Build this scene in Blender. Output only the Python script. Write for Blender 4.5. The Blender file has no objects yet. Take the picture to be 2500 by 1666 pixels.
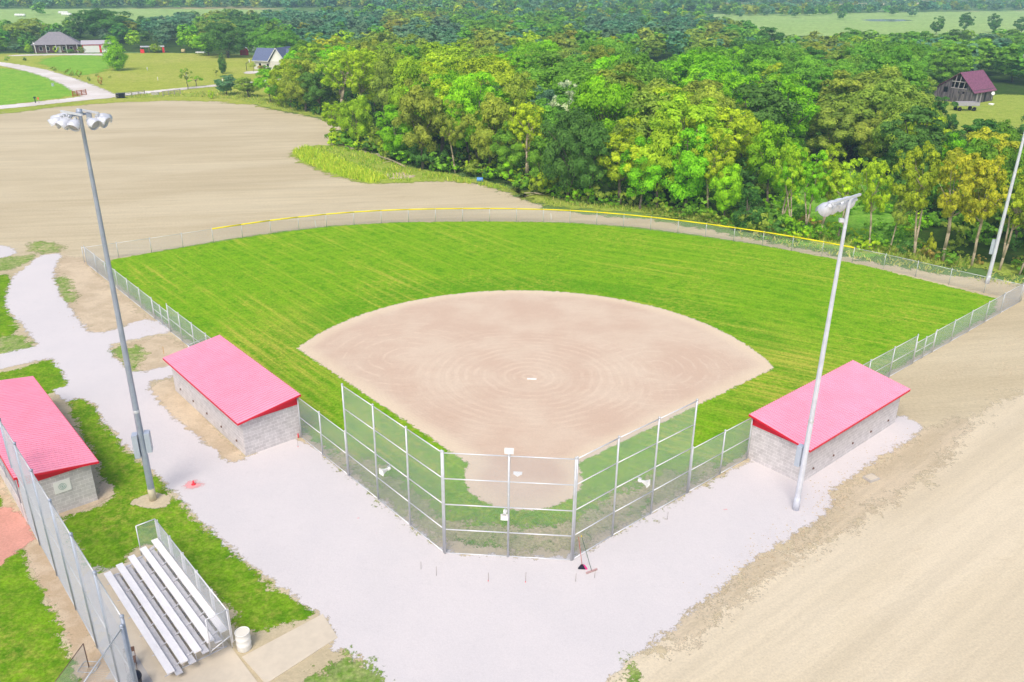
import bpy, math, random
import numpy as np
from mathutils import Vector, Matrix, noise
from mathutils.geometry import tessellate_polygon

# ------------------------------------------------------------------ camera, sky, sun
sc = bpy.context.scene
W0, H0, F0 = 2500.0, 1666.0, 2051.0
PITCH, ROLL, YAW = 0.4114, 0.0122, -0.0682
CAM = Vector((2.33, -39.366, 25.377))
fw = Vector((math.sin(YAW)*math.cos(PITCH), math.cos(YAW)*math.cos(PITCH), -math.sin(PITCH)))
r0 = Vector((math.cos(YAW), -math.sin(YAW), 0)); u0 = r0.cross(fw)
rt = math.cos(ROLL)*r0 + math.sin(ROLL)*u0
up = -math.sin(ROLL)*r0 + math.cos(ROLL)*u0
cam = bpy.data.cameras.new("camera"); cam_ob = bpy.data.objects.new("camera", cam)
sc.collection.objects.link(cam_ob)
cam.sensor_width = 36; cam.lens = F0/W0*36; cam.clip_start = 0.5; cam.clip_end = 9000
cam_ob.matrix_world = Matrix(((rt.x, up.x, -fw.x, CAM.x), (rt.y, up.y, -fw.y, CAM.y), (rt.z, up.z, -fw.z, CAM.z), (0, 0, 0, 1)))
sc.camera = cam_ob

SUN_EL, SUN_AZ = math.radians(52), math.radians(190)     # azimuth clockwise from +y
sdir = Vector((math.sin(SUN_AZ)*math.cos(SUN_EL), math.cos(SUN_AZ)*math.cos(SUN_EL), math.sin(SUN_EL)))
world = bpy.data.worlds.new("World"); sc.world = world; world.use_nodes = True
wn = world.node_tree.nodes; wl = world.node_tree.links
sky = wn.new("ShaderNodeTexSky"); sky.sky_type = 'NISHITA'; sky.sun_disc = False
sky.sun_elevation = SUN_EL; sky.sun_rotation = SUN_AZ; sky.dust_density = 4.0; sky.air_density = 1.0; sky.ozone_density = 1.0
bgn = wn["Background"]; bgn.inputs[1].default_value = 0.15
wl.new(sky.outputs[0], bgn.inputs[0])
sun = bpy.data.lights.new("sun", 'SUN'); sun.energy = 2.0; sun.angle = math.radians(24); sun.color = (1.0, 0.94, 0.86)
sun_ob = bpy.data.objects.new("sun", sun); sc.collection.objects.link(sun_ob)
sun_ob.rotation_euler = (-sdir).to_track_quat('-Z', 'Y').to_euler()
sc.view_settings.view_transform = 'Standard'; sc.view_settings.look = 'None'; sc.view_settings.gamma = 1
sc.view_settings.exposure = 0.14
sc.cycles.use_denoising = True; sc.cycles.max_bounces = 6; sc.cycles.diffuse_bounces = 3
sc.cycles.transparent_max_bounces = 12; sc.cycles.volume_bounces = 1; sc.cycles.caustics_reflective = False

# ------------------------------------------------------------------ helpers
C = sc.collection
K = 2500/2353.0
def at(x, y, z=0.0):
    d = fw + rt*((x*K-1250)/F0) - up*((y*K-833)/F0)
    t = (z-CAM.z)/d.z
    return CAM + d*t
def A(x, y): p = at(x, y); return (p.x, p.y)
def proj(p):
    v = Vector(p)-CAM; z = v.dot(fw)
    if z < 1: return (-9999, -9999)
    return ((1250+F0*v.dot(rt)/z)/K, (833-F0*v.dot(up)/z)/K)
def hgt(x, y, ty):
    b = at(x, y); lo, hi = 0, 60
    for _ in range(30):
        m = (lo+hi)/2
        if proj(b+Vector((0, 0, m)))[1] > ty: lo = m
        else: hi = m
    return lo
def lin(r, g, b):
    f = lambda c: (c/255)/12.92 if c <= 10.3 else ((c/255+0.055)/1.055)**2.4
    return (f(r), f(g), f(b))
def tag(o, label=None, cat=None, group=None, kind=None):
    if label: o["label"] = label
    if cat: o["category"] = cat
    if group: o["group"] = group
    if kind: o["kind"] = kind
    return o
def empty(name, loc, rz=0, label=None, cat=None, group=None):
    o = bpy.data.objects.new(name, None); C.objects.link(o); o.empty_display_size = 0.3
    o.location = loc; o.rotation_euler = (0, 0, rz)
    return tag(o, label, cat, group)
def copy_tree(o, parent=None):
    c = o.copy(); C.objects.link(c)
    if parent is not None: c.parent = parent
    for ch in list(o.children): copy_tree(ch, c)
    return c

class MB:
    """collects shapes and links them as one mesh object"""
    def __init__(s): s.v = []; s.f = []; s.sm = []
    def add(s, vs, fs, smooth=False):
        n = len(s.v); s.v += [tuple(v) for v in vs]; s.f += [tuple(i+n for i in f) for f in fs]; s.sm += [smooth]*len(fs); return s
    def box(s, c, size, rz=0, m=None):
        hx, hy, hz = size[0]/2, size[1]/2, size[2]/2
        cs, sn = math.cos(rz), math.sin(rz); vs = []
        for sx, sy, sz in ((-1,-1,-1),(1,-1,-1),(1,1,-1),(-1,1,-1),(-1,-1,1),(1,-1,1),(1,1,1),(-1,1,1)):
            x, y = sx*hx, sy*hy
            p = Vector((c[0]+x*cs-y*sn, c[1]+x*sn+y*cs, c[2]+sz*hz))
            vs.append(m @ p if m else p)
        return s.add(vs, [(0,3,2,1),(4,5,6,7),(0,1,5,4),(1,2,6,5),(2,3,7,6),(3,0,4,7)])
    def bar(s, p0, p1, w, h=None):
        """rectangular bar between two points"""
        p0 = Vector(p0); p1 = Vector(p1); h = h or w; d = (p1-p0).normalized()
        a = d.cross(Vector((0,0,1)))
        if a.length < 1e-3: a = Vector((1,0,0))
        a.normalize(); b = a.cross(d).normalized()
        vs = [p+a*(i*w/2)+b*(j*h/2) for p in (p0, p1) for i, j in ((-1,-1),(1,-1),(1,1),(-1,1))]
        return s.add(vs, [(3,2,1,0),(4,5,6,7),(0,1,5,4),(1,2,6,5),(2,3,7,6),(3,0,4,7)])
    def tube(s, p0, p1, ra, rb=None, n=8, cap=True, smooth=True):
        p0 = Vector(p0); p1 = Vector(p1); rb = ra if rb is None else rb; d = (p1-p0).normalized()
        a = d.cross(Vector((0,0,1)))
        if a.length < 1e-3: a = Vector((1,0,0))
        a.normalize(); b = d.cross(a)
        vs = [p+(a*math.cos(2*math.pi*i/n)+b*math.sin(2*math.pi*i/n))*r for p, r in ((p0,ra),(p1,rb)) for i in range(n)]
        s.add(vs, [(i,(i+1)%n,n+(i+1)%n,n+i) for i in range(n)], smooth)
        if cap: k = len(s.v)-2*n; s.f += [tuple(k+i for i in range(n))[::-1], tuple(k+n+i for i in range(n))]; s.sm += [False, False]
        return s
    def path(s, pts, rs, n=6):
        for i in range(len(pts)-1): s.tube(pts[i], pts[i+1], rs[i], rs[i+1], n)
        return s
    def lathe(s, prof, n=16, m=None, a0=0, a1=2*math.pi, smooth=True):
        full = abs(a1-a0-2*math.pi) < 1e-6; k = n if full else n+1; vs = []
        for r, z in prof:
            for i in range(k):
                a = a0+(a1-a0)*i/n; p = Vector((r*math.cos(a), r*math.sin(a), z)); vs.append(m @ p if m else p)
        fs = []
        for j in range(len(prof)-1):
            for i in range(n):
                i2 = (i+1) % k; fs.append((j*k+i, j*k+i2, (j+1)*k+i2, (j+1)*k+i))
        return s.add(vs, fs, smooth)
    def build(s, name, mat, parent=None, uv=False):
        me = bpy.data.meshes.new(name); me.from_pydata(s.v, [], s.f)
        me.polygons.foreach_set("use_smooth", s.sm)
        if uv:
            l = me.uv_layers.new(name="UVMap"); me.update()
            for p in me.polygons:
                n = p.normal
                for li in p.loop_indices:
                    v = me.vertices[me.loops[li].vertex_index].co
                    l.data[li].uv = (v.y if abs(n.x) > abs(n.y) else v.x, v.z) if abs(n.z) < 0.8 else (v.x, v.y)
        me.materials.append(mat); me.update()
        o = bpy.data.objects.new(name, me); C.objects.link(o)
        if parent is not None: o.parent = parent
        return o

# ------------------------------------------------------------------ materials
class NT:
    def __init__(s, name):
        s.m = bpy.data.materials.new(name); s.m.use_nodes = True; s.t = s.m.node_tree; s.n = s.t.nodes; s.l = s.t.links
        s.b = s.n["Principled BSDF"]; s.b.inputs["Specular IOR Level"].default_value = 0.25
        s.co = s.n.new("ShaderNodeTexCoord").outputs["Object"]
    def set(s, **k):
        for a, v in k.items():
            i = s.b.inputs[a.replace("_", " ")]
            if hasattr(v, "is_output") or isinstance(v, bpy.types.NodeSocket): s.l.new(v, i)
            else: i.default_value = (*v, 1) if isinstance(v, tuple) and len(v) == 3 else v
        return s
    def put(s, v, i):
        if isinstance(v, bpy.types.NodeSocket): s.l.new(v, i)
        elif isinstance(v, tuple) and len(v) == 3 and i.type == 'RGBA': i.default_value = (*v, 1)
        else: i.default_value = v
    def map(s, co=None, scale=(1,1,1), rot=(0,0,0), loc=(0,0,0)):
        n = s.n.new("ShaderNodeMapping"); s.l.new(co or s.co, n.inputs[0])
        n.vector_type = 'TEXTURE'; n.inputs["Scale"].default_value = tuple(1/v for v in scale); n.inputs["Rotation"].default_value = rot
        return n.outputs[0]
    def noise(s, scale, detail=4, rough=0.6, co=None, dist=0):
        n = s.n.new("ShaderNodeTexNoise"); s.l.new(co or s.co, n.inputs["Vector"])
        n.inputs["Scale"].default_value = scale; n.inputs["Detail"].default_value = detail
        n.inputs["Roughness"].default_value = rough; n.inputs["Distortion"].default_value = dist
        return n.outputs[0]
    def ramp(s, v, lo, hi, a=0.0, b=1.0):
        n = s.n.new("ShaderNodeMapRange"); s.l.new(v, n.inputs[0]); n.interpolation_type = 'SMOOTHSTEP'
        for i, x in zip((1,2,3,4), (lo, hi, a, b)): n.inputs[i].default_value = x
        return n.outputs[0]
    def math(s, op, a, b=0.0, c=0.0):
        n = s.n.new("ShaderNodeMath"); n.operation = op
        for i, x in enumerate((a, b, c)): s.put(x, n.inputs[i])
        return n.outputs[0]
    def mix(s, f, a, b):
        n = s.n.new("ShaderNodeMix"); n.data_type = 'RGBA'
        s.put(f, n.inputs[0]); s.put(a, n.inputs[6]); s.put(b, n.inputs[7]); return n.outputs[2]
    def mul(s, a, b):
        n = s.n.new("ShaderNodeMix"); n.data_type = 'RGBA'; n.blend_type = 'MULTIPLY'; n.inputs[0].default_value = 1
        s.put(a, n.inputs[6]); s.put(b, n.inputs[7]); return n.outputs[2]
    def grey(s, v):
        n = s.n.new("ShaderNodeCombineColor"); [s.l.new(v, n.inputs[i]) for i in range(3)]; return n.outputs[0]
    def sep(s, co=None):
        n = s.n.new("ShaderNodeSeparateXYZ"); s.l.new(co or s.co, n.inputs[0]); return n.outputs
    def attr(s, name):
        n = s.n.new("ShaderNodeAttribute"); n.attribute_name = name; return n.outputs
    def bump(s, h, strength=0.5, dist=0.05):
        n = s.n.new("ShaderNodeBump"); n.inputs["Strength"].default_value = strength; n.inputs["Distance"].default_value = dist
        s.l.new(h, n.inputs["Height"]); s.l.new(n.outputs[0], s.b.inputs["Normal"]); return s
    def fray(s, scale=2.2, hard=5.0):
        """ragged sheet edge: the sheet breaks up where its 'edge' attribute is low"""
        e = s.attr("edge")[2]
        n = s.math('ADD', s.math('MULTIPLY', s.noise(scale, 6, 0.75), 0.7), s.math('MULTIPLY', s.noise(scale*6, 3, 0.7), 0.3))
        n = s.ramp(n, 0.34, 0.66, 0.10, 0.90)
        a = s.math('ADD', s.math('MULTIPLY', s.math('SUBTRACT', e, n), max(hard, 7)), 0.5); n2 = s.n.new("ShaderNodeClamp"); s.l.new(a, n2.inputs[0])
        s.l.new(n2.outputs[0], s.b.inputs["Alpha"]); return s

def flat(name, col, rough=0.6, metal=0.0, spec=0.3, var=0.0, vs=3.0):
    t = NT(name); t.set(Roughness=rough, Metallic=metal, Specular_IOR_Level=spec)
    if var: t.set(Base_Color=t.mul(col, t.grey(t.ramp(t.noise(vs, 4, 0.65), 0.25, 0.75, 1-var, 1+var))))
    else: t.set(Base_Color=col)
    return t.m

def soil(name, a, b, c, fray=True, s1=0.25, s2=2.5, stretch=None, hard=5.0, bump=0.5, fs=2.2, grain=9.0, gc=.10, tracks=None):
    t = NT(name); co = t.map(scale=stretch[0], rot=(0,0,stretch[1])) if stretch else t.co
    k = t.mix(t.ramp(t.noise(s1, 5, 0.6, co), 0.38, 0.62), a, b)
    k = t.mix(t.ramp(t.noise(s2, 6, 0.75, co), 0.52, 0.80, 0, 0.65), k, c)
    if tracks:
        for ang_, sc_ in tracks:
            tr_ = t.noise(1.0, 3, 0.6, t.map(scale=(.025, sc_, 1), rot=(0,0,ang_), loc=(0,0,0)))
            k = t.mul(k, t.grey(t.ramp(t.math('MULTIPLY', t.math('SUBTRACT', tr_, .5), t.ramp(t.noise(.05, 2), .4, .6, .3, 1)), -.12, .12, .945, 1.04)))
        sp = t.ramp(t.noise(.8, 5, .8, t.map(scale=(.5, 1.3, 1), rot=(0,0,.3))), .56, .70, 0, .35); k = t.mix(sp, k, c)
    g = t.noise(grain, 3, 0.8)
    k = t.mul(k, t.grey(t.ramp(g, 0.25, 0.75, 1-gc, 1+gc)))
    t.set(Base_Color=k, Roughness=1.0, Specular_IOR_Level=0.02); t.bump(t.noise(s2*2, 6, 0.8, co), bump, 0.06)
    if fray: t.fray(fs, hard)
    return t.m

def lawn(name, dark, light, dry, dryness=0.5, fray=True, stripes=None, fs=2.5, s=1.0):
    t = NT(name)
    big = t.noise(0.12*s, 4, 0.6); mid = t.noise(0.9*s, 5, 0.7); fine = t.noise(7*s, 4, 0.8)
    k = t.mix(t.ramp(mid, 0.3, 0.7), dark, light)
    f = t.math('MULTIPLY', t.ramp(big, 0.40, 0.68, 0.25, 1), t.ramp(t.noise(2.2*s, 6, 0.75), 0.62-0.25*dryness, 0.85-0.2*dryness))
    if stripes:
        x, y, z = t.sep()
        l = t.noise(1.0, 4, 0.65, t.map(scale=(0.07, 1.9, 1), rot=(0,0,math.radians(-45))))     # runs along the left foul line
        r = t.noise(1.0, 4, 0.65, t.map(scale=(0.07, 1.9, 1), rot=(0,0,math.radians(-24))))
        side = t.ramp(t.math('ADD', x, t.math('MULTIPLY', t.noise(0.09, 2), 16)), -2, 20)
        n = t.n.new("ShaderNodeMix"); t.put(side, n.inputs[0]); t.put(l, n.inputs[2]); t.put(r, n.inputs[3])
        st = n.outputs[0]
        k = t.mix(t.ramp(st, 0.36, 0.66, 0, 0.7), k, light)
        f = t.math('MULTIPLY', t.math('ADD', f, t.math('MULTIPLY', t.ramp(st, 0.50, 0.70), t.ramp(big, 0.3, 0.65, 0.15, 0.9))), 0.75)
        ry = t.math('SUBTRACT', y, 12.19); rr = t.math('SQRT', t.math('ADD', t.math('MULTIPLY', x, x), t.math('MULTIPLY', ry, ry)))
        band = t.math('MULTIPLY', t.ramp(t.math('ABSOLUTE', t.math('SUBTRACT', t.math('ADD', rr, t.math('MULTIPLY', t.noise(.3, 3), 1.5)), 20.2)), 1.0, 2.4, 1, 0), 0.55)
        k = t.mix(band, k, dark)
        arcs = t.ramp(t.math('SINE', t.math('MULTIPLY', t.math('ADD', rr, t.math('MULTIPLY', t.noise(.15, 3), 1.0)), 3.4)), -.2, .9, 0, .28)
        k = t.mix(t.math('MULTIPLY', arcs, t.ramp(rr, 24, 30)), k, light)
        # tan dry growth around the corners of the infield
        d = t.math('ABSOLUTE', t.math('SUBTRACT', t.math('ABSOLUTE', x), 19.5)); d2 = t.math('ABSOLUTE', t.math('SUBTRACT', y, 12))
        c = t.math('MULTIPLY', t.ramp(t.math('ADD', d, t.math('MULTIPLY', d2, 0.6)), 3, 12, 1, 0), t.ramp(st, 0.35, 0.6))
        f = t.math('ADD', f, t.math('MULTIPLY', c, 0.55))
    n2 = t.n.new("ShaderNodeClamp"); t.l.new(f, n2.inputs[0])
    k = t.mix(n2.outputs[0], k, dry)
    k = t.mul(k, t.grey(t.ramp(fine, 0.25, 0.75, 0.66, 1.34)))
    t.set(Base_Color=k, Roughness=1.0, Specular_IOR_Level=0.0); t.bump(t.noise(11*s, 4, 0.85), 0.6, 0.05)
    if fray: t.fray(fs, 6)
    return t.m

M = {}
M['soil'] = soil("sandy_soil", (.54,.455,.30), (.61,.525,.36), (.45,.365,.235), s1=0.07, s2=0.45, stretch=((0.4,1.5,1), 0.35), fs=0.8, grain=5, bump=1.0, tracks=((.25, 1.1),))
M['soil_near'] = soil("pale_clay", (.69,.60,.445), (.65,.56,.405), (.56,.47,.33), s1=0.12, s2=0.9, stretch=((0.35,1.5,1), 0.72), fs=0.9, tracks=((.75, 1.1),))
M['soil_brown'] = soil("brown_clods", (.56,.47,.325), (.64,.54,.39), (.44,.35,.23), s1=0.5, s2=2.2, stretch=((0.35,1.6,1), 0.75), bump=1.0, fs=1.6, tracks=((.78, 2.2),))
M['soil_dry'] = soil("dry_dirt", (.56,.45,.31), (.68,.56,.40), (.45,.34,.20), s1=0.4, s2=2.6, bump=0.9)
M['soil_clod'] = flat("clod", (.50,.40,.27), .95, var=.25, vs=3)
M['gravel'] = soil("white_gravel", (.685,.645,.645), (.66,.625,.628), (.60,.57,.57), s1=0.22, s2=1.6, fs=1.8, hard=7, bump=0.3, grain=20, gc=.06)
M['lane'] = soil("lane_gravel", (.78,.73,.70), (.68,.62,.56), (.60,.54,.46), s1=0.1, s2=1.0, fs=0.6)
M['pea'] = soil("pea_gravel", (.62,.47,.31), (.72,.58,.42), (.42,.30,.20), s1=1.0, s2=9.0, bump=1.0, grain=22)
M['clay'] = soil("red_clay", (.72,.36,.29), (.66,.33,.26), (.80,.46,.38), s1=0.6, s2=5.0)
M['outfield'] = lawn("outfield_turf", (.09,.29,.006), (.21,.43,.012), (.44,.46,.06), 0.8, stripes=True, fs=2.0)
M['lawn'] = lawn("lawn_turf", (.09,.24,.008), (.21,.39,.016), (.42,.40,.08), 0.8)
M['sparse'] = lawn("sparse_turf", (.12,.26,.03), (.24,.38,.06), (.62,.50,.32), 1.1, fs=1.4)
M['worn'] = lawn("worn_turf", (.16,.27,.05), (.28,.37,.08), (.60,.50,.30), 1.5, fs=1.6)
M['meadow'] = lawn("meadow_turf", (.30,.38,.045), (.40,.45,.07), (.52,.48,.15), 0.9, fs=0.5, s=0.3)
M['meadow2'] = lawn("bright_meadow_turf", (.17,.40,.035), (.27,.48,.05), (.42,.47,.10), 0.6, fs=0.5, s=0.3)
M['rough'] = lawn("rough_grass", (.26,.36,.05), (.38,.46,.08), (.56,.50,.16), 0.6, fs=1.0, s=0.5)
M['field'] = lawn("pasture", (.30,.46,.13), (.38,.52,.17), (.52,.54,.26), 0.4, fs=0.05, s=0.05)
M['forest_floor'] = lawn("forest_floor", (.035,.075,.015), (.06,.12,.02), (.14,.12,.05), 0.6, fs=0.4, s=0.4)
M['glade'] = lawn("glade_grass", (.13,.34,.03), (.24,.46,.06), (.36,.44,.10), 0.4, fs=0.4, s=0.4)
t = NT("countryside")
k = t.mix(t.ramp(t.noise(0.012, 3), 0.42, 0.6), (.10,.20,.04), (.22,.34,.10)); k = t.mix(t.ramp(t.noise(0.006, 2), 0.58, 0.64, 0, .8), k, (.58,.48,.24))
t.set(Base_Color=k, Roughness=0.95); M['ground'] = t.m
# raked infield: rings left by the drag round the pitching plate, arcs near the rim
t = NT("infield_dirt"); x, y, z = t.sep()
yy = t.math('SUBTRACT', y, 12.6); xx = t.math('ADD', x, 0.0)
r = t.math('SQRT', t.math('ADD', t.math('MULTIPLY', xx, xx), t.math('MULTIPLY', t.math('MULTIPLY', yy, yy), 1.12)))
rn = t.math('ADD', r, t.math('MULTIPLY', t.noise(0.35, 3), 0.9))
w1 = t.math('SINE', t.math('MULTIPLY', rn, 9.5)); w2 = t.math('SINE', t.math('MULTIPLY', rn, 23.0))
x3 = t.math('SUBTRACT', x, 9.0); y3 = t.math('SUBTRACT', y, 15.0)
r3 = t.math('SQRT', t.math('ADD', t.math('MULTIPLY', x3, x3), t.math('MULTIPLY', y3, y3)))
w3 = t.math('SINE', t.math('MULTIPLY', t.math('ADD', r3, t.math('MULTIPLY', t.noise(0.3, 3), 1.2)), 8.0))
x4 = t.math('ADD', x, 9.0)
r4 = t.math('SQRT', t.math('ADD', t.math('MULTIPLY', x4, x4), t.math('MULTIPLY', y3, y3)))
w4 = t.math('SINE', t.math('MULTIPLY', t.math('ADD', r4, t.math('MULTIPLY', t.noise(0.3, 3), 1.2)), 6.5))
streak = t.noise(1.0, 5, 0.7, t.map(scale=(0.4, 2.6, 1), rot=(0,0,0.2)))
k = t.mix(t.ramp(t.noise(0.22, 4, 0.55), 0.35, 0.65), (.62,.462,.35), (.68,.545,.42))
far = t.ramp(rn, 6.0, 11.5, 1, 0.0)
g = t.math('MULTIPLY', t.math('MULTIPLY', t.ramp(w1, -0.3, 1.0), far), t.ramp(t.noise(0.5, 4), 0.35, 0.65))
k = t.mix(t.math('MULTIPLY', g, 0.38), k, (.78,.64,.50))
g = t.math('MULTIPLY', t.math('MULTIPLY', t.ramp(w2, 0.0, 1.0), far), t.ramp(t.noise(0.4, 3), 0.4, 0.65))
k = t.mix(t.math('MULTIPLY', g, 0.12), k, (.54,.38,.28))
side = t.ramp(r3, 3.0, 9.5, 1, 0)
g = t.math('MULTIPLY', t.math('MULTIPLY', t.ramp(w3, 0.55, 1.0), t.ramp(rn, 6.5, 8.5)), t.math('MULTIPLY', side, t.ramp(t.noise(0.6, 3), 0.42, 0.6)))
k = t.mix(t.math('MULTIPLY', g, 0.3), k, (.78,.66,.53))
g = t.math('MULTIPLY', t.math('MULTIPLY', t.ramp(w4, 0.6, 1.0), t.ramp(rn, 8, 10)), t.math('MULTIPLY', t.ramp(r4, 3, 10, 1, 0), t.ramp(t.noise(0.6, 3), 0.42, 0.6)))
k = t.mix(t.math('MULTIPLY', g, 0.4), k, (.78,.64,.50))
k = t.mix(t.math('MULTIPLY', t.ramp(streak, 0.5, 0.75), 0.35), k, (.58,.40,.29))
rim = t.attr("rim")[2]
k = t.mix(t.ramp(rim, 0.2, 0.95, 0.7, 0), k, (.76,.63,.46))
k = t.mul(k, t.grey(t.ramp(t.noise(14, 3, 0.8), 0.2, 0.8, 0.9, 1.1)))
t.set(Base_Color=k, Roughness=0.95, Specular_IOR_Level=0.1); t.bump(t.math('ADD', w2, t.math('MULTIPLY', t.noise(8, 5, .8), 3)), 0.08, 0.02)
t.fray(3.0, 9); M['infield'] = t.m

M['galv'] = flat("galvanised_steel", (.60,.62,.65), 0.42, 0.35, 0.5, 0.08, 4)
M['wire'] = flat("galvanised_wire", (.52,.55,.60), 0.55, 0.1, 0.5)
M['rail'] = flat("bright_rail", (.76,.77,.80), 0.4, 0.25, 0.5)
M['pole_grey'] = flat("grey_steel_pole", (.36,.41,.50), 0.5, 0.3, 0.5, 0.12, 1.5)
M['pole_white'] = flat("zinc_steel_pole", (.70,.73,.82), 0.45, 0.25, 0.5, 0.12, 1.2)
M['lamp'] = flat("lamp_housing", (.70,.72,.78), 0.45, 0.2, 0.5, 0.06)
M['lens'] = flat("lamp_glass", (.45,.47,.5), 0.1, 0.0, 0.8)
M['cabinet'] = flat("cabinet_grey", (.50,.56,.66), 0.4, 0.2, 0.5, 0.05)
M['yellow'] = flat("yellow_cap", (.95,.80,.005), 0.4)
M['white'] = flat("white_plastic", (.86,.86,.84), 0.4)
M['alu'] = flat("aluminium", (.92,.90,.91), 0.5, 0.0, 0.5, 0.04)
M['alu_dull'] = flat("dull_aluminium", (.62,.62,.66), 0.5, 0.15, 0.5, 0.1)
M['fascia'] = flat("red_trim", (.74,.008,.035), 0.4, 0, 0.4)
M['concrete'] = flat("concrete", (.66,.58,.46), 0.9, 0, 0.15, 0.06, 1.5)
M['concrete_grey'] = flat("grey_concrete", (.50,.47,.44), 0.9, 0, 0.15, 0.1, 2)
M['black'] = flat("black_plastic", (.012,.014,.03), 0.35)
M['rust'] = flat("rust_brown", (.20,.12,.09), 0.8)
M['wood_orange'] = flat("stained_timber", (.45,.14,.05), 0.7, var=.15)
M['wood_grey'] = flat("weathered_rail", (.42,.38,.34), 0.9, var=.2)
M['red'] = flat("signal_red", (.85,.03,.05), 0.5)
M['redpaint'] = NT("marking_paint").set(Base_Color=(.85,.40,.40), Roughness=0.9).fray(9, 4).m
M['shingle'] = flat("grey_shingles", (.27,.25,.28), 0.9, var=.12, vs=2)
M['shingle_blue'] = flat("slate_blue_shingles", (.13,.16,.27), 0.85, var=.2, vs=4)
M['brickred'] = flat("dark_brick", (.13,.07,.07), 0.9, var=.2)
M['cream'] = flat("pale_siding", (.66,.64,.60), 0.7, var=.06)
M['barnwood'] = NT("barn_boards"); t = M['barnwood']; x, y, z = t.sep()
w = t.noise(1.0, 3, 0.7, t.map(scale=(5, 5, 0.35)))
t.set(Base_Color=t.mix(t.ramp(w, 0.35, 0.65), (.06,.052,.065), (.22,.19,.21)), Roughness=0.95); M['barnwood'] = t.m
M['barnroof'] = flat("rusty_purple_roofing", (.24,.085,.15), 0.6, var=.3, vs=3)
M['dark'] = flat("dark_opening", (.012,.012,.014), 0.9)
M['bark'] = flat("grey_bark", (.19,.16,.12), 0.95, var=.3, vs=2)
M['bark_pale'] = flat("pale_bark", (.44,.37,.25), 0.95, var=.25, vs=2)
M['bark_dark'] = flat("dark_bark", (.055,.045,.04), 0.95, var=.25, vs=2)

# painted block wall
t = NT("grey_block"); uvn = t.n.new("ShaderNodeTexCoord").outputs["UV"]
b = t.n.new("ShaderNodeTexBrick"); t.l.new(uvn, b.inputs["Vector"])
b.inputs["Color1"].default_value = (.63,.60,.605,1); b.inputs["Color2"].default_value = (.56,.53,.535,1); b.inputs["Mortar"].default_value = (.76,.73,.73,1)
b.inputs["Scale"].default_value = 1; b.inputs["Mortar Size"].default_value = 0.012; b.inputs["Brick Width"].default_value = 0.42; b.inputs["Row Height"].default_value = 0.205
b.inputs["Bias"].default_value = 0
t.set(Base_Color=t.mul(b.outputs[0], t.grey(t.ramp(t.noise(2.5, 5, .7), .25, .75, .86, 1.12))), Roughness=0.9, Specular_IOR_Level=0.15)
t.bump(b.outputs["Fac"], -0.5, 0.01); M['block'] = t.m
# coated steel roofing
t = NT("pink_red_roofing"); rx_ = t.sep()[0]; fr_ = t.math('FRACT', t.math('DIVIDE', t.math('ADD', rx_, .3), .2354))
rib_shade = t.ramp(t.math('ABSOLUTE', t.math('SUBTRACT', fr_, .5)), .22, .42, 1.02, .90)  # shade beside each rib painted into the colour so the ribs show
t.set(Base_Color=t.mul(t.mul((.98,.40,.54), t.grey(rib_shade)), t.grey(t.ramp(t.noise(0.8, 4, .6), .3, .7, .95, 1.04))), Roughness=0.38, Specular_IOR_Level=0.4)
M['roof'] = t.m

def leaf_material(name, stuff=False):
    t = NT(name)
    tn = t.attr("tint")                        # natural differences between sprays of leaves
    oi = t.n.new("ShaderNodeObjectInfo")
    base = t.attr("leafcol")[0] if stuff else oi.outputs["Color"]
    dark = t.mul(base, (.62,.70,.60)); light = t.mul(base, (1.38,1.30,1.1))
    k = t.mix(tn[2], dark, light)
    t.set(Base_Color=k, Roughness=0.75, Specular_IOR_Level=0.12)
    tr = t.n.new("ShaderNodeBsdfTranslucent"); t.l.new(k, tr.inputs[0])
    mx = t.n.new("ShaderNodeMixShader"); mx.inputs[0].default_value = 0.38
    out = t.n["Material Output"]; t.l.new(t.b.outputs[0], mx.inputs[1]); t.l.new(tr.outputs[0], mx.inputs[2]); t.l.new(mx.outputs[0], out.inputs[0])
    return t.m
M['leaf'] = leaf_material("leaves"); M['leaf_stuff'] = leaf_material("woodland_leaves", True)

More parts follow.
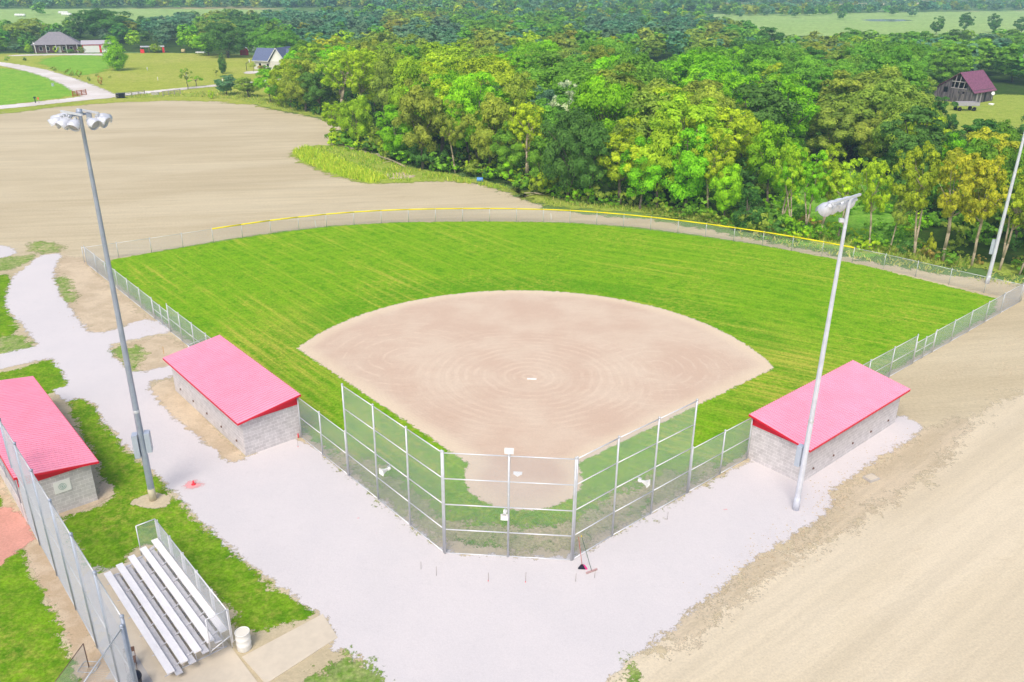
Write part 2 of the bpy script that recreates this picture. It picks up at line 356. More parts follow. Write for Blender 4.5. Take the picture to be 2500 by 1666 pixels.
# ------------------------------------------------------------------ ground sheets
def resample(pts, step):
    out = []
    for i in range(len(pts)):
        a, b = Vector(pts[i][:2]), Vector(pts[(i+1) % len(pts)][:2]); n = max(1, int((b-a).length/step))
        out += [a.lerp(b, j/n) for j in range(n)]
    return out
def smooth_poly(pts, it=2):
    for _ in range(it):
        o = []
        for i in range(len(pts)):
            a, b = Vector(pts[i]), Vector(pts[(i+1) % len(pts)]); o += [a.lerp(b, .25), a.lerp(b, .75)]
        pts = o
    return pts
def sheet(name, pts, z, mat, fade=0.5, jit=0.15, step=0.5, sm=1, label=None, cat=None, kind='structure', parent=None):
    """a ground layer: a fine grid cut to the outline, with how far each point lies inside its edge"""
    pts = [Vector(p[:2]) for p in pts]
    if sm: pts = smooth_poly(pts, sm)
    a = np.array([(p.x, p.y) for p in pts]); b = np.roll(a, -1, 0); e = b-a; ll = np.maximum((e**2).sum(1), 1e-9)
    lo, hi = a.min(0)-fade-step, a.max(0)+fade+step
    nx, ny = max(2, int((hi[0]-lo[0])/step)+1), max(2, int((hi[1]-lo[1])/step)+1)
    X, Y = np.meshgrid(np.linspace(lo[0], hi[0], nx), np.linspace(lo[1], hi[1], ny)); G = np.stack([X.ravel(), Y.ravel()], 1)
    sd = np.empty(len(G))
    for c in range(0, len(G), 8000):
        g_ = G[c:c+8000]; w = g_[:, None]-a[None]; t_ = np.clip((w*e).sum(2)/ll, 0, 1); d_ = w-t_[..., None]*e
        dist = np.sqrt((d_**2).sum(2).min(1))
        cond = (a[None, :, 1] > g_[:, None, 1]) != (b[None, :, 1] > g_[:, None, 1])
        xi = a[None, :, 0]+(g_[:, None, 1]-a[None, :, 1])*e[None, :, 0]/np.where(np.abs(e[None, :, 1]) < 1e-9, 1e-9, e[None, :, 1])
        ins = (cond & (g_[:, None, 0] < xi)).sum(1) % 2 == 1
        sd[c:c+8000] = np.where(ins, dist, -dist)
    if jit:
        for k_ in np.nonzero(np.abs(sd) < fade+jit*2)[0]: sd[k_] += jit*1.6*noise.noise(Vector((G[k_, 0]*.55/max(jit*2, .25), G[k_, 1]*.55/max(jit*2, .25), len(name)*3.1)))
    S = sd.reshape(ny, nx); m = np.maximum(np.maximum(S[:-1, :-1], S[1:, :-1]), np.maximum(S[:-1, 1:], S[1:, 1:])) > -fade/2
    r_, c_ = np.nonzero(m); v00 = r_*nx+c_; f_ = np.stack([v00, v00+1, v00+nx+1, v00+nx], 1)
    used, inv = np.unique(f_, return_inverse=True); f_ = inv.reshape(f_.shape)
    me = bpy.data.meshes.new(name); n = len(used)
    co = np.concatenate([G[used], np.full((n, 1), z)], 1); me.vertices.add(n); me.vertices.foreach_set("co", co.ravel().astype(np.float32))
    me.loops.add(len(f_)*4); me.loops.foreach_set("vertex_index", f_.ravel().astype(np.int32)); me.polygons.add(len(f_))
    me.polygons.foreach_set("loop_start", np.arange(0, len(f_)*4, 4, dtype=np.int32)); me.polygons.foreach_set("loop_total", np.full(len(f_), 4, dtype=np.int32))
    for nm, v in (("edge", np.clip(sd[used]/fade+.5, 0, 1)), ("rim", np.clip(sd[used]/1.6, 0, 1))):
        at_ = me.attributes.new(nm, 'FLOAT', 'POINT'); at_.data.foreach_set("value", v.astype(np.float32))
    me.update(calc_edges=True); me.materials.append(mat); o = bpy.data.objects.new(name, me); C.objects.link(o)
    if parent is not None: o.parent = parent
    return tag(o, label, cat, None, kind)
P = lambda *l: [A(*q) for q in l]

mb = MB(); mb.add([(-9000,-3000,0),(9000,-3000,0),(9000,9000,0),(-9000,9000,0)], [(0,1,2,3)])
tag(mb.build("ground", M['ground']), kind='structure')

# far pastures and fields
sheet("pasture", P((-300,22),(0,22),(230,21),(640,21),(650,45),(560,50),(240,66),(0,66),(-300,66)), .10, M['field'], 6, 3, 12)
sheet("pasture", P((1560,36),(1650,33),(2000,30),(2353,26),(2700,26),(2900,100),(2353,92),(2100,92),(1900,84),(1750,80),(1600,66)), .10, M['field'], 6, 3, 12)
tan = soil("stubble", (.72,.60,.36), (.66,.56,.32), (.60,.48,.26), s1=.02, s2=.2, fs=.1)
sheet("stubble_field", P((420,1),(640,2),(720,-4),(700,-14),(380,-12)), .10, tan, 5, 3, 15)
sheet("stubble_field", P((1180,-2),(1500,1),(1560,-8),(1200,-14)), .10, tan, 5, 3, 15)
sheet("stubble_field", P((1840,20),(2010,14),(2353,12),(2353,6),(1900,8)), .10, tan, 5, 3, 15)
sheet("yard_meadow", P((-300,128),(0,124),(200,124),(400,122),(620,128),(700,165),(680,262),(560,236),(300,232),(0,258),(-300,300)), .04, M['meadow'], 1.2, .6, 3)
sheet("hay_meadow", P((-200,168),(0,156),(70,165),(130,180),(180,203),(188,214),(150,224),(70,234),(0,246),(-200,262)), .06, M['meadow2'], 1.0, .5, 2)
sheet("paddock", P((78,140),(160,127),(245,128),(262,150),(225,168),(170,176),(120,158)), .06, M['meadow2'], 1.5, .6, 2.5)
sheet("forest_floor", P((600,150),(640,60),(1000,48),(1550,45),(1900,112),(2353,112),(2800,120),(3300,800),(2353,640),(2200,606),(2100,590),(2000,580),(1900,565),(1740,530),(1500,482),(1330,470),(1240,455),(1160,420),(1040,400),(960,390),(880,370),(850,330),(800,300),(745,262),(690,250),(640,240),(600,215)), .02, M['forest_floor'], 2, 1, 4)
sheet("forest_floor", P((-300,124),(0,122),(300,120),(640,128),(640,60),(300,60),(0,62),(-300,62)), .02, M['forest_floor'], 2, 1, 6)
sheet("glade", P((1740,540),(1840,562),(1960,585),(2060,600),(2110,560),(2100,470),(2050,420),(1960,390),(1850,400),(1780,440)), .05, M['glade'], 2, 1, 2)
sheet("glade", P((1790,300),(1960,300),(1975,245),(1840,240)), .05, M['glade'], 2, 1, 3)
sheet("barn_meadow", P((2140,262),(2150,228),(2353,215),(2800,230),(2800,330),(2353,320),(2230,320)), .05, M['rough'], 2, 1, 3)
sheet("pond_meadow", P((1440,290),(1440,152),(1500,147),(1640,153),(1620,290)), .05, M['rough'], 2, 1, 3)
wt = NT("pond_water").set(Base_Color=(.20,.24,.22), Roughness=0.12, Specular_IOR_Level=0.6).m
sheet("pond_water", P((1490,168),(1515,172),(1555,176),(1556,184),(1520,186),(1480,180)), .09, wt, .5, .4, 2)
sheet("pond_water", P((1990,46),(2080,45),(2076,49),(2000,50)), .14, wt, 1, .5, 5)

# lanes
def strip(name, cl, z, mat, fade=.5):
    pts = [Vector(A(x, y)) for x, y, w in cl]; L, R = [], []
    for i in range(len(pts)):
        d = (pts[min(i+1, len(pts)-1)]-pts[max(i-1, 0)]).normalized(); n = Vector((-d.y, d.x))*cl[i][2]/2
        L.append(pts[i]+n); R.append(pts[i]-n)
    return sheet(name, L+R[::-1], z, mat, fade, .2, 1.0)
strip("gravel_lane", [(-120,132,5),(0,147,5),(70,159,5),(130,177,5),(180,197,5.5),(215,214,7),(232,226,6)], .085, M['lane'], .9)
strip("gravel_lane", [(-160,262,5.5),(0,248,5.2),(80,240,5.2),(160,231,5.5),(215,225,6.5),(262,221,5),(330,214,3.6),(420,205,3.2),(500,197,3.2),(600,189,3.2),(680,180,3.2)], .088, M['lane'], .7)
strip("house_driveway", [(20,129,3),(80,127,5),(150,126,5),(240,126,6),(262,129,5)], .09, M['lane'], .8)

# bare soil of the whole site
sheet("sandy_soil", P((-400,300),(0,259),(60,250),(130,241),(215,232),(290,230),(420,227),(500,226),(560,233),(600,246),(640,255),(700,266),(745,275),(800,290),(860,310),(900,365),(960,398),(1040,412),(1100,424),(1160,438),(1245,477),(1330,492),(1420,497),(1500,506),(1600,525),(1740,552),(1850,574),(1980,598),(2100,622),(2250,640),(2353,655),(2600,700))+[(95,20),(90,-70),(-90,-70),(-120,20)], .012, M['soil'], .9, .5, 1.2)
sheet("rough_grass", P((1245,474),(1330,482),(1420,486),(1500,494),(1600,510),(1740,535),(1850,556),(1980,580),(2100,600),(2250,622),(2353,640),(2380,622),(2250,600),(2100,575),(1900,545),(1740,515),(1500,472),(1330,462),(1200,432),(1180,440)), .055, M['rough'], 1.6, .8, 1.5)
sheet("rough_grass", P((560,231),(500,224),(430,222),(300,226),(300,221),(420,214),(560,212),(640,235),(700,252),(750,268),(770,282),(735,272),(680,262),(620,251)), .055, M['rough'], .9, .5, 1.5)
sheet("rough_grass", P((0,259),(60,251),(130,241),(200,233),(195,236),(130,246),(60,256),(0,264)), .055, M['rough'], .7, .5, 1.5)
sheet("rough_grass", P((662,352),(700,336),(760,332),(850,352),(900,372),(960,388),(1030,400),(1100,415),(1180,432),(1240,462),(1200,455),(1150,437),(1080,420),(1010,416),(930,421),(850,425),(790,412),(730,392),(690,373)), .055, M['rough'], 1.0, .5, 1.2)
sheet("spoil_mound_base", P((885,402),(915,396),(948,402),(950,410),(915,413),(890,409)), .07, M['soil_dry'], .5, .3, .8)
sheet("pale_clay", P((1280,1640),(1440,1530),(1560,1440),(1680,1350),(1800,1290),(1960,1190),(2120,1080),(2230,960),(2353,900),(2700,800))+[(60,-20),(40,-50),(0,-40)], .016, M['soil_near'], 2.6, .6, .5)
sheet("brown_clods", P((1545,1450),(1600,1390),(1700,1320),(1800,1255),(1895,1200),(1925,1140),(2000,1080),(2090,1015),(2130,975),(2250,960),(2180,1050),(2080,1130),(1960,1200),(1830,1280),(1700,1370),(1590,1460),(1540,1500)), .020, M['soil_brown'], 1.8, .4, .3)
sheet("dry_dirt", P((129,600),(160,586),(200,600),(260,660),(340,735),(372,770),(350,740),(300,745),(243,766),(211,770),(185,745),(150,690),(128,650)), .020, M['soil_dry'], 1.4, .3, .35)
sheet("dry_dirt", P((243,800),(300,790),(380,768),(420,790),(445,815),(400,850),(389,845),(309,864),(272,836)), .022, M['soil_dry'], 1.0, .2, .3)
sheet("dry_dirt", P((337,889),(400,870),(430,900),(490,990),(575,1055),(524,1068),(500,1042),(449,1003),(408,972),(367,928)), .022, M['soil_dry'], .3, .12, .3)

# left lawns
LW = M['lawn']
sheet("lawn", P((-60,640),(0,634),(14,630),(20,668),(18,700),(30,735),(40,760),(20,785),(-60,820)), .020, LW, .8, .3, .4)
sheet("lawn", P((-60,790),(20,770),(50,768),(85,805),(70,825),(0,815),(-60,830)), .024, M['sparse'], 1.4, .3, .3)
sheet("lawn", P((-60,598),(0,590),(30,590),(80,586),(75,598),(40,615),(0,625),(-60,630)), .020, M['sparse'], 1.2, .3, .3)
sheet("lawn", P((-60,880),(0,858),(60,845),(100,828),(128,829),(140,850),(163,885),(125,903),(60,915),(-60,930)), .020, LW, .5, .2, .35)
sheet("lawn", P((245,800),(290,792),(325,800),(335,820),(315,845),(300,858),(275,830)), .028, M['sparse'], 1.3, .3, .3)
sheet("lawn", P((127,640),(140,630),(165,660),(180,685),(165,700),(140,690)), .028, M['sparse'], 1.3, .3, .3)
sheet("lawn", P((60,560),(110,555),(150,570),(120,585),(70,582)), .028, M['sparse'], 1.6, .3, .3)
sheet("lawn", P((150,922),(190,916),(212,935),(232,962),(262,1000),(296,1038),(325,1062),(360,1098),(405,1145),(448,1190),(500,1240),(545,1282),(600,1325),(655,1368),(700,1396),(727,1409),(700,1420),(650,1438),(600,1458),(550,1450),(530,1400),(400,1280),(330,1240),(250,1320),(205,1312),(170,1260),(130,1190),(225,1170),(262,1140),(240,1110),(225,1060)), .024, LW, .8, .2, .22)
sheet("lawn", P((-200,1320),(0,1300),(25,1270),(45,1258),(55,1290),(85,1340),(110,1380),(120,1410),(145,1455),(163,1500),(165,1540),(200,1640),(-200,1700)), .020, LW, .7, .2, .22)
sheet("lawn", P((-60,1150),(0,1140),(6,1165),(0,1180),(-60,1190)), .020, LW, .3, .1, .3)
sheet("lawn", P((700,1560),(735,1535),(775,1508),(800,1498),(830,1525),(880,1575),(900,1640),(700,1640)), .034, M['sparse'], 1.2, .3, .3)
sheet("lawn", P((1425,1530),(1450,1510),(1500,1545),(1500,1600),(1430,1600)), .0325, M['sparse'], 1.0, .5, .3)
sheet("pea_gravel", P((-80,1060),(0,1080),(25,1150),(60,1185),(95,1230),(140,1300),(185,1390),(230,1480),(290,1600),(330,1700),(160,1700),(175,1560),(165,1500),(145,1455),(120,1400),(85,1335),(60,1280),(40,1240),(0,1180)), .017, M['pea'], .3, .15, .3)
sheet("red_clay", P((-200,1180),(0,1168),(40,1166),(75,1225),(80,1245),(40,1262),(20,1285),(0,1310),(-200,1330)), .026, M['clay'], .4, .15, .3)
sheet("grey_fines", P((205,1315),(240,1306),(440,1640),(300,1640),(270,1500)), .019, M['concrete_grey'], .2, .05, .4)

# white gravel paths round the diamond
sheet("white_gravel", P((88,590),(70,606),(28,638),(14,675),(17,710),(40,736),(66,765),(90,795),(60,803),(-60,825),(-80,870),(0,850),(53,838),(101,826),(122,826),(143,858),(160,885),(120,900),(150,925),(185,915),(215,925),(235,960),(265,996),(300,1036),(330,1060),(365,1096),(412,1145),(455,1190),(508,1240),(548,1278),(604,1322),(660,1362),(708,1396),(742,1413),(776,1466),(752,1492),(800,1494),(840,1530),(900,1600),(960,1700),(1300,1700),(1385,1575),(1420,1532),(1500,1478),(1580,1412),(1640,1362),(1720,1300),(1800,1242),(1888,1192),(1912,1160),(1905,1130),(1960,1095),(2020,1050),(2105,1002),(2122,978),(2060,952),(1950,990),(1870,1060),(1800,1040),(1722,1060),(1600,1125),(1450,1205),(1322,1284),(1171,1280),(1026,1276),(900,1170),(800,1090),(690,1006),(640,1010),(572,1052),(524,1067),(500,1040),(449,1001),(408,970),(367,926),(337,889),(347,878),(395,866),(420,850),(395,838),(309,862),(272,834),(241,797),(285,786),(343,772),(380,766),(400,760),(352,734),(317,738),(285,751),(243,765),(211,768),(185,743),(164,712),(143,685),(131,659),(121,633),(129,606),(146,584),(113,584)), .030, M['gravel'], .6, .14, .2)
sheet("white_gravel", P((-80,560),(0,565),(30,570),(40,580),(20,590),(0,594),(-80,600)), .030, M['gravel'], .4, .15, .3)

# the diamond
fence_pts = [(190,603),(300,589),(420,572),(530,552),(640,535),(750,522),(850,514),(980,510),(1100,509),(1200,509.5),(1300,512),(1400,519),(1500,530),(1600,543),(1700,557),(1800,573),(1900,591),(2000,611),(2090,632),(2180,655),(2265,679),(2340,697)]
turf = P((238,606),(262,597),(330,585),(420,569),(530,550),(640,534),(760,520),(900,512),(1100,509.5),(1300,512),(1450,522),(1600,541),(1740,562),(1900,593),(2000,614),(2100,639),(2200,664),(2290,687))
LN = lambda s, u, w=0: (s*(4.975+(u+w)/2**.5), -4.975+(u-w)/2**.5)
turf += [LN(1, 47, -.35), LN(1, 30, -.35), LN(1, 12, -.35), LN(1, 2, -.6), LN(1, -1.8, -.8), (2.2,-6.0), (-2.0,-6.2), LN(-1, -1.6, -.8), LN(-1, 2, -.6), LN(-1, 12, -.35), LN(-1, 30, -.35), LN(-1, 47, -.35)]
sheet("outfield_grass", turf, .034, M['outfield'], .45, .1, .35, sm=0)
sheet("worn_turf", [LN(-1, 9, -.25), LN(-1, 1, -.35), LN(-1, -2.3, -.5), (2.6,-6.5), LN(1, 1, -.35), LN(1, 10, -.25), LN(1, 9, -1.4), LN(1, 4, -2.6), (3.5,-3.8), (0,-5.0), (-3.5,-4.2), LN(-1, 3, -2.0), LN(-1, 8, -1.2)], .037, M['worn'], 2.0, .4, .3)
RC, RR, OFF = 12.19, 17.6, 1.15*2**.5
pts = []
# wedge edges |x|-y = OFF meet the arc on each side and the round cut-out at home
aa = [a for a in np.linspace(-60, 240, 400)]
arc = []
for a in aa:
    x, y = RR*math.cos(math.radians(a)), RC+RR*math.sin(math.radians(a))
    if abs(x)-y <= OFF: arc.append((x, y))
home_c, home_r = (0.35, 0.1), 3.25
hom = []
for a in np.linspace(-250, 70, 200):
    x, y = home_c[0]+home_r*math.cos(math.radians(a)), home_c[1]+home_r*math.sin(math.radians(a))
    if abs(x)-y > OFF: hom.append((x, y))
sheet("infield_dirt", arc+hom, .042, M['infield'], .32, .04, .2, sm=0)

# loose clods along the graded edges
cg = np.random.default_rng(9); mb = MB()
def clods(poly, n, r0_, r1_):
    wpx = [A(*q) for q in poly]
    for _ in range(n):
        i = cg.integers(len(wpx)-1); a, b = Vector(wpx[i]), Vector(wpx[i+1]); p = a.lerp(b, cg.random())+Vector((cg.normal()*.55, cg.normal()*.55)); r = cg.uniform(r0_, r1_)
        vs = [(p.x+r*math.cos(k*1.257+.3*cg.random())*cg.uniform(.6,1.2), p.y+r*math.sin(k*1.257)*cg.uniform(.6,1.2), .01) for k in range(5)]+[(p.x+r*.2, p.y, .01+r*cg.uniform(.4,.8))]
        mb.add(vs, [(k, (k+1) % 5, 5) for k in range(5)])
clods([(1640,1362),(1720,1300),(1800,1242),(1888,1192),(1912,1160),(1905,1130),(1960,1095),(2020,1050),(2105,1002)], 1500, .02, .08)
clods([(1700,1330),(1820,1270),(1950,1180),(2070,1090),(2180,1000)], 700, .02, .07)
clods([(211,768),(164,712),(131,659),(150,640),(300,740),(372,768)], 500, .02, .07); clods([(337,889),(408,970),(500,1040),(560,1058)], 400, .015, .05)
clods([(2130,880),(2250,820),(2353,770),(2300,860),(2353,850)], 400, .02, .07)
o = mb.build("dirt_clods", M['soil_clod']); tag(o, "loose clods and crumbs of dirt along the graded gravel edge", "dirt", None, "stuff")

# ------------------------------------------------------------------ bases
hp = MB(); s_ = .2159
outl = [(-s_, s_*2), (s_, s_*2), (s_, s_), (0, 0), (-s_, s_)]
outl = [(x*1.15, y*1.15) for x, y in outl]
hp.add([(x, y, .045) for x, y in outl]+[(x, y, .075) for x, y in outl], [(0,4,3,2,1)[::-1][::-1], (5,6,7,8,9)[::-1]]+[(i,(i+1)%5,5+(i+1)%5,5+i) for i in range(5)])
o = hp.build("home_plate", M['white']); o.location = (0.03, -.05, 0)
tag(o, "white five-sided home plate set in the round dirt cut-out behind the backstop", "base")
pp = MB(); pp.box((0,0,.06), (.64,.17,.05)); o = pp.build("pitching_plate", M['white']); o.location = (0.2, 12.2, 0)
tag(o, "white rectangular pitching plate at the centre of the raked dirt rings", "base")

# ------------------------------------------------------------------ dugouts
def dugout(base, along, out, length, label, width=3.42, roof_over=.35):
    """local x runs along the back wall, local y towards the playing field"""
    ex, ey = Vector((*along, 0)).normalized(), Vector((*out, 0)).normalized()
    root = empty("dugout", (base[0], base[1], 0), 0, label, "dugout", "dugouts")
    flip = ex.cross(ey).z < 0
    root.matrix_world = Matrix.Translation((base[0], base[1], 0)) @ Matrix(((ex.x, (-ex.y if not flip else -ex.y), 0, 0), (ex.y, ex.x, 0, 0), (0, 0, 1, 0), (0, 0, 0, 1)))
    sy = -1 if flip else 1
    th = .2; h = 2.2
    w = MB(); L = length; Wd = width
    w.box((L/2, sy*th/2, h/2), (L, th, h)); w.box((th/2, sy*(th+(Wd-th)/2), h/2), (th, Wd-th, h)); w.box((L-th/2, sy*(th+(Wd-th)/2), h/2), (th, Wd-th, h))
    w.box((L/2, sy*(Wd-th/2), .45), (L-2*th-.002, th, .9))
    w.build("wall", M['block'], root, uv=True)
    hb, hf = 2.36, 2.92; y0, y1 = -roof_over*1.0, Wd+.12; x0, x1 = -.3, L+.3
    zz = lambda y: hb+(hf-hb)*(y-y0)/(y1-y0)
    r = MB()
    def slab(xa, xb, lo, hi):
        r.add([(xa, sy*y0, hb+lo), (xb, sy*y0, hb+lo), (xb, sy*y1, hf+lo), (xa, sy*y1, hf+lo), (xa, sy*y0, hb+hi), (xb, sy*y0, hb+hi), (xb, sy*y1, hf+hi), (xa, sy*y1, hf+hi)],
              [(0,3,2,1),(4,5,6,7),(0,1,5,4),(1,2,6,5),(2,3,7,6),(3,0,4,7)] if sy > 0 else [(1,2,3,0),(7,6,5,4),(4,5,1,0),(5,6,2,1),(6,7,3,2),(7,4,0,3)])
    slab(x0, x1, -.03, 0)
    n = int((x1-x0)/.235)
    for i in range(n+1):                       # ribs of the steel sheeting
        x = x0+.02+(x1-x0-.04)*i/n; slab(x-.026, x+.026, .001, .048)
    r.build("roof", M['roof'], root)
    f = MB()                                   # red gable wedges and eave trim
    for x in (-.012, L-.02):
        ya, yb = -.02, Wd-.0
        v = [(x, sy*ya, h), (x, sy*yb, h), (x, sy*yb, zz(yb)-.035), (x, sy*ya, zz(ya)-.035)]; v2 = [(a+.032, b, c) for a, b, c in v]
        f.add(v+v2, [(0,1,2,3),(7,6,5,4),(0,4,5,1),(1,5,6,2),(2,6,7,3),(3,7,4,0)])
    f.box((L/2, sy*(y0-.012), hb-.05), (x1-x0, .02, .12)); f.box((L/2, sy*(y1+.012), hf-.08), (x1-x0, .02, .16))
    f.bar((x0-.012, sy*y0, hb-.04), (x0-.012, sy*y1, hf-.04), .02, .11); f.bar((x1+.012, sy*y0, hb-.04), (x1+.012, sy*y1, hf-.04), .02, .11)
    f.build("fascia", M['fascia'], root)
    for i in range(5):
        v = MB(); x = 1.1+i*(L-2.2)/4; v.box((x, -sy*.012, .55), (.12, .03, .12)); v.tube((x, -sy*.03, .55), (x, -sy*.06, .55), .05, n=8)
        v.build("vent", M['rust'], root)
    for i in range(5):
        p = MB(); p.box((th+.1+(L-2*th-.2)*i/4, sy*(Wd-.1), (.9+2.2)/2+.3), (.09, .09, 1.9)); p.build("post", M['galv'], root)
    b = MB(); b.box((L/2, sy*.75, .45), (L-1, .3, .04)); [b.box((1+i*(L-2)/4, sy*.75, .215), (.05, .25, .43)) for i in range(5)]
    b.build("bench", M['alu_dull'], root)
    return root
s2 = 2**.5
D1 = dugout(LN(1, 11.5, 3.42), (1, 1), (-1, 1), 10.7, "pink-red roofed grey block dugout on the right, behind the right light pole")
D2 = dugout(LN(-1, 11.5, 3.42), (-1, 1), (1, 1), 10.7, "pink-red roofed grey block dugout on the left side of the diamond")
D3 = dugout((-21.6, -4.2), (-1, 1), (-1, -1), 12.2, "pink-red roofed block dugout at the left picture edge with a white emblem sign", width=3.3)
# sign on the end wall of the third dugout
sg = MB(); sg.box((-.017, 1.45, 1.5), (.03, .78, .66)); o = sg.build("sign", M['white'], D3)
sg = MB()
for rad in (.17, .10):
    prof = [(rad-.006, 0), (rad-.006, .012), (rad+.006, .012), (rad+.006, 0)]
    sg.lathe(prof, 24, Matrix.Translation((-.033, 1.45, 1.5)) @ Matrix.Rotation(-math.pi/2, 4, 'Y'))
sg.box((-.038, 1.45, 1.52), (.010, .10, .02)); sg.box((-.038, 1.45, 1.47), (.010, .07, .02))
e = sg.build("emblem", flat("emblem_green", (.16,.34,.26), .6), o)

# ------------------------------------------------------------------ chain-link fences
def mesh_panel(mb, p0, p1, z0, z1, r=.0031, pitch=.078, z1b=None):
    """woven diagonals between two points, clipped to the bay"""
    p0, p1 = Vector((*p0[:2], 0)), Vector((*p1[:2], 0)); L = (p1-p0).length; d = (p1-p0)/L; H = z1-z0
    nrm = Vector((-d.y, d.x, 0))
    for sgn in (1, -1):
        k = -H
        while k < L:
            a, b = (max(k, 0), min(k+H, L)); ha, hb = a-k, b-k
            if b-a > .03:
                if sgn < 0: ha, hb = H-ha, H-hb
                A_ = p0+d*a+Vector((0,0,z0+ha)); B_ = p0+d*b+Vector((0,0,z0+hb))
                t = (B_-A_).normalized(); q = t.cross(nrm)
                off = nrm*(.003*sgn)
                n = len(mb.v)
                for P_ in (A_, B_):
                    for j in range(3):
                        an = j*2*math.pi/3+.5; v = P_+off+(q*math.cos(an)+nrm*math.sin(an))*r*1.15
                        mb.v.append((v.x, v.y, v.z))
                mb.f += [(n, n+1, n+4, n+3), (n+1, n+2, n+5, n+4), (n+2, n, n+3, n+5)]; mb.sm += [True]*3
            k += pitch
def fence(name, posts, h, rails, label, cat="fence", group=None, post_r=.038, rail_r=.024, pm=None, pitch=.078, wire=.0031, base=.03):
    root = empty(name, (posts[0][0], posts[0][1], 0), 0, label, cat, group); o0 = Vector((posts[0][0], posts[0][1]))
    loc = [(p[0]-o0.x, p[1]-o0.y) for p in posts]
    m = MB()
    for a, b in zip(loc[:-1], loc[1:]): mesh_panel(m, a, b, base+.02, h-.02, pitch=pitch, r=wire)
    m.build("chain_link", M['wire'], root)
    for i, p in enumerate(loc):
        q = MB(); q.tube((*p, 0), (*p, h+.03), post_r, n=10); q.lathe([(post_r*1.25, 0), (post_r*1.3, .04), (post_r*.7, .08), (0.001, .095)], 10, Matrix.Translation((*p, h+.02)))
        q.build("post", pm or M['galv'], root)
    for z in rails:
        q = MB()
        for a, b in zip(loc[:-1], loc[1:]): q.tube((*a, z), (*b, z), rail_r, n=8)
        q.build("rail", M['rail'] if pm is None else M['galv'], root)
    return root
def run(s, us, w=0): return [LN(s, u, w) for u in us]
cl, cr = (-2.95, -6.98), (3.05, -6.98)
zr = (.06, 1.42, 2.82, 4.22, 5.58)
fence("backstop", [cl, (0.05, -6.98), cr], 5.6, zr, "tall central chain-link backstop panel straight behind home plate", "backstop", "tall backstop sections", .055, .03)
fence("backstop", [(-3.02, -6.92)]+run(-1, [.06, 3.0, 5.95])[0:], 5.6, zr, "tall chain-link backstop side running left from home plate", "backstop", "tall backstop sections", .05, .028)
fence("backstop", [(3.12, -6.92)]+run(1, [.1, 3.0, 5.95])[0:], 5.6, zr, "tall chain-link backstop side running right from home plate", "backstop", "tall backstop sections", .05, .028)
fence("wing_fence", run(-1, [6.06, 8.85, 11.4]), 2.75, (.06, 1.4, 2.73), "lower chain-link fence joining the backstop to the left dugout", "fence", "lower wing fences", .045)
fence("wing_fence", run(1, [6.06, 8.85, 11.4]), 2.75, (.06, 1.4, 2.73), "lower chain-link fence joining the backstop to the right dugout", "fence", "lower wing fences", .045)
# outfield fence with its yellow cap
fp = [Vector(A(x, y)) for x, y in fence_pts]
fp[0] = Vector(LN(-1, 53.9, .05)); fp[-1] = Vector(LN(1, 51.6, 0))
cum = [0]
for a, b in zip(fp[:-1], fp[1:]): cum.append(cum[-1]+(b-a).length)
def along(s):
    for i in range(len(cum)-1):
        if s <= cum[i+1]+1e-6: return fp[i].lerp(fp[i+1], (s-cum[i])/(cum[i+1]-cum[i]))
    return fp[-1]
nb = int(round(cum[-1]/3.05)); op = [along(cum[-1]*i/nb) for i in range(nb+1)]
# gentle smoothing of the traced line
for _ in range(4): op = [op[0]]+[op[i]*.5+(op[i-1]+op[i+1])*.25 for i in range(1, len(op)-1)]+[op[-1]]
OH = 1.5
of = fence("outfield_fence", op, OH, (OH-.02,), "long curved chain-link outfield fence topped with a bright yellow cap", "fence", None, .03, .02, pitch=.11, wire=.0032)
q = MB(); o0 = op[0]; capidx = [i for i, p in enumerate(op) if 470 < proj((p.x, p.y, OH))[0] < 2035]
for a, b in zip([op[i] for i in capidx[:-1]], [op[i] for i in capidx[1:]]):
    q.tube((*(a-o0), OH), (*(b-o0), OH), .066, n=10)
q.build("yellow_cap", M['yellow'], of)
# foul-line fences
fence("foul_fence", run(-1, [22.3, 24.9, 27.4, 29.9, 32.2]), 2.25, (.05, 1.15, 2.23), "tall chain-link fence section just beyond the left dugout", "fence", "foul line fences", .038)
fence("foul_fence", run(-1, [35.7, 38.6, 41.5, 44.4, 47.3, 50.2, 53.2]), 1.75, (.05, 1.73), "chain-link foul fence along left field up to the far left corner", "fence", "foul line fences", .034)
fence("foul_fence", run(1, [22.3, 24.9, 28.2, 31.6]), 2.25, (.05, 1.15, 2.23), "tall chain-link fence section just beyond the right dugout", "fence", "foul line fences", .038)
fence("foul_fence", run(1, [34.8, 37.9, 41.0, 44.1, 47.2, 51.2]), 1.75, (.05, 1.73), "chain-link foul fence along right field up to the far right corner", "fence", "foul line fences", .034)
fence("fence_gate", run(-1, [32.3, 33.9, 35.6]), 1.65, (.12, .9, 1.63), "low chain-link double gate in the left foul fence beside the gravel path", "gate", "chain-link gates", .034)
fence("fence_gate", run(1, [31.7, 33.2, 34.7]), 1.65, (.12, .9, 1.63), "low chain-link double gate in the right foul fence above the bare ground", "gate", "chain-link gates", .034)
# open gate leaf beside the left dugout
g = fence("fence_gate", [LN(-1, 24.6, .1), LN(-1, 24.2, 1.5)], 2.1, (.1, 1.1, 2.08), "chain-link gate leaf standing open by the far end of the left dugout", "gate", "chain-link gates", .034)

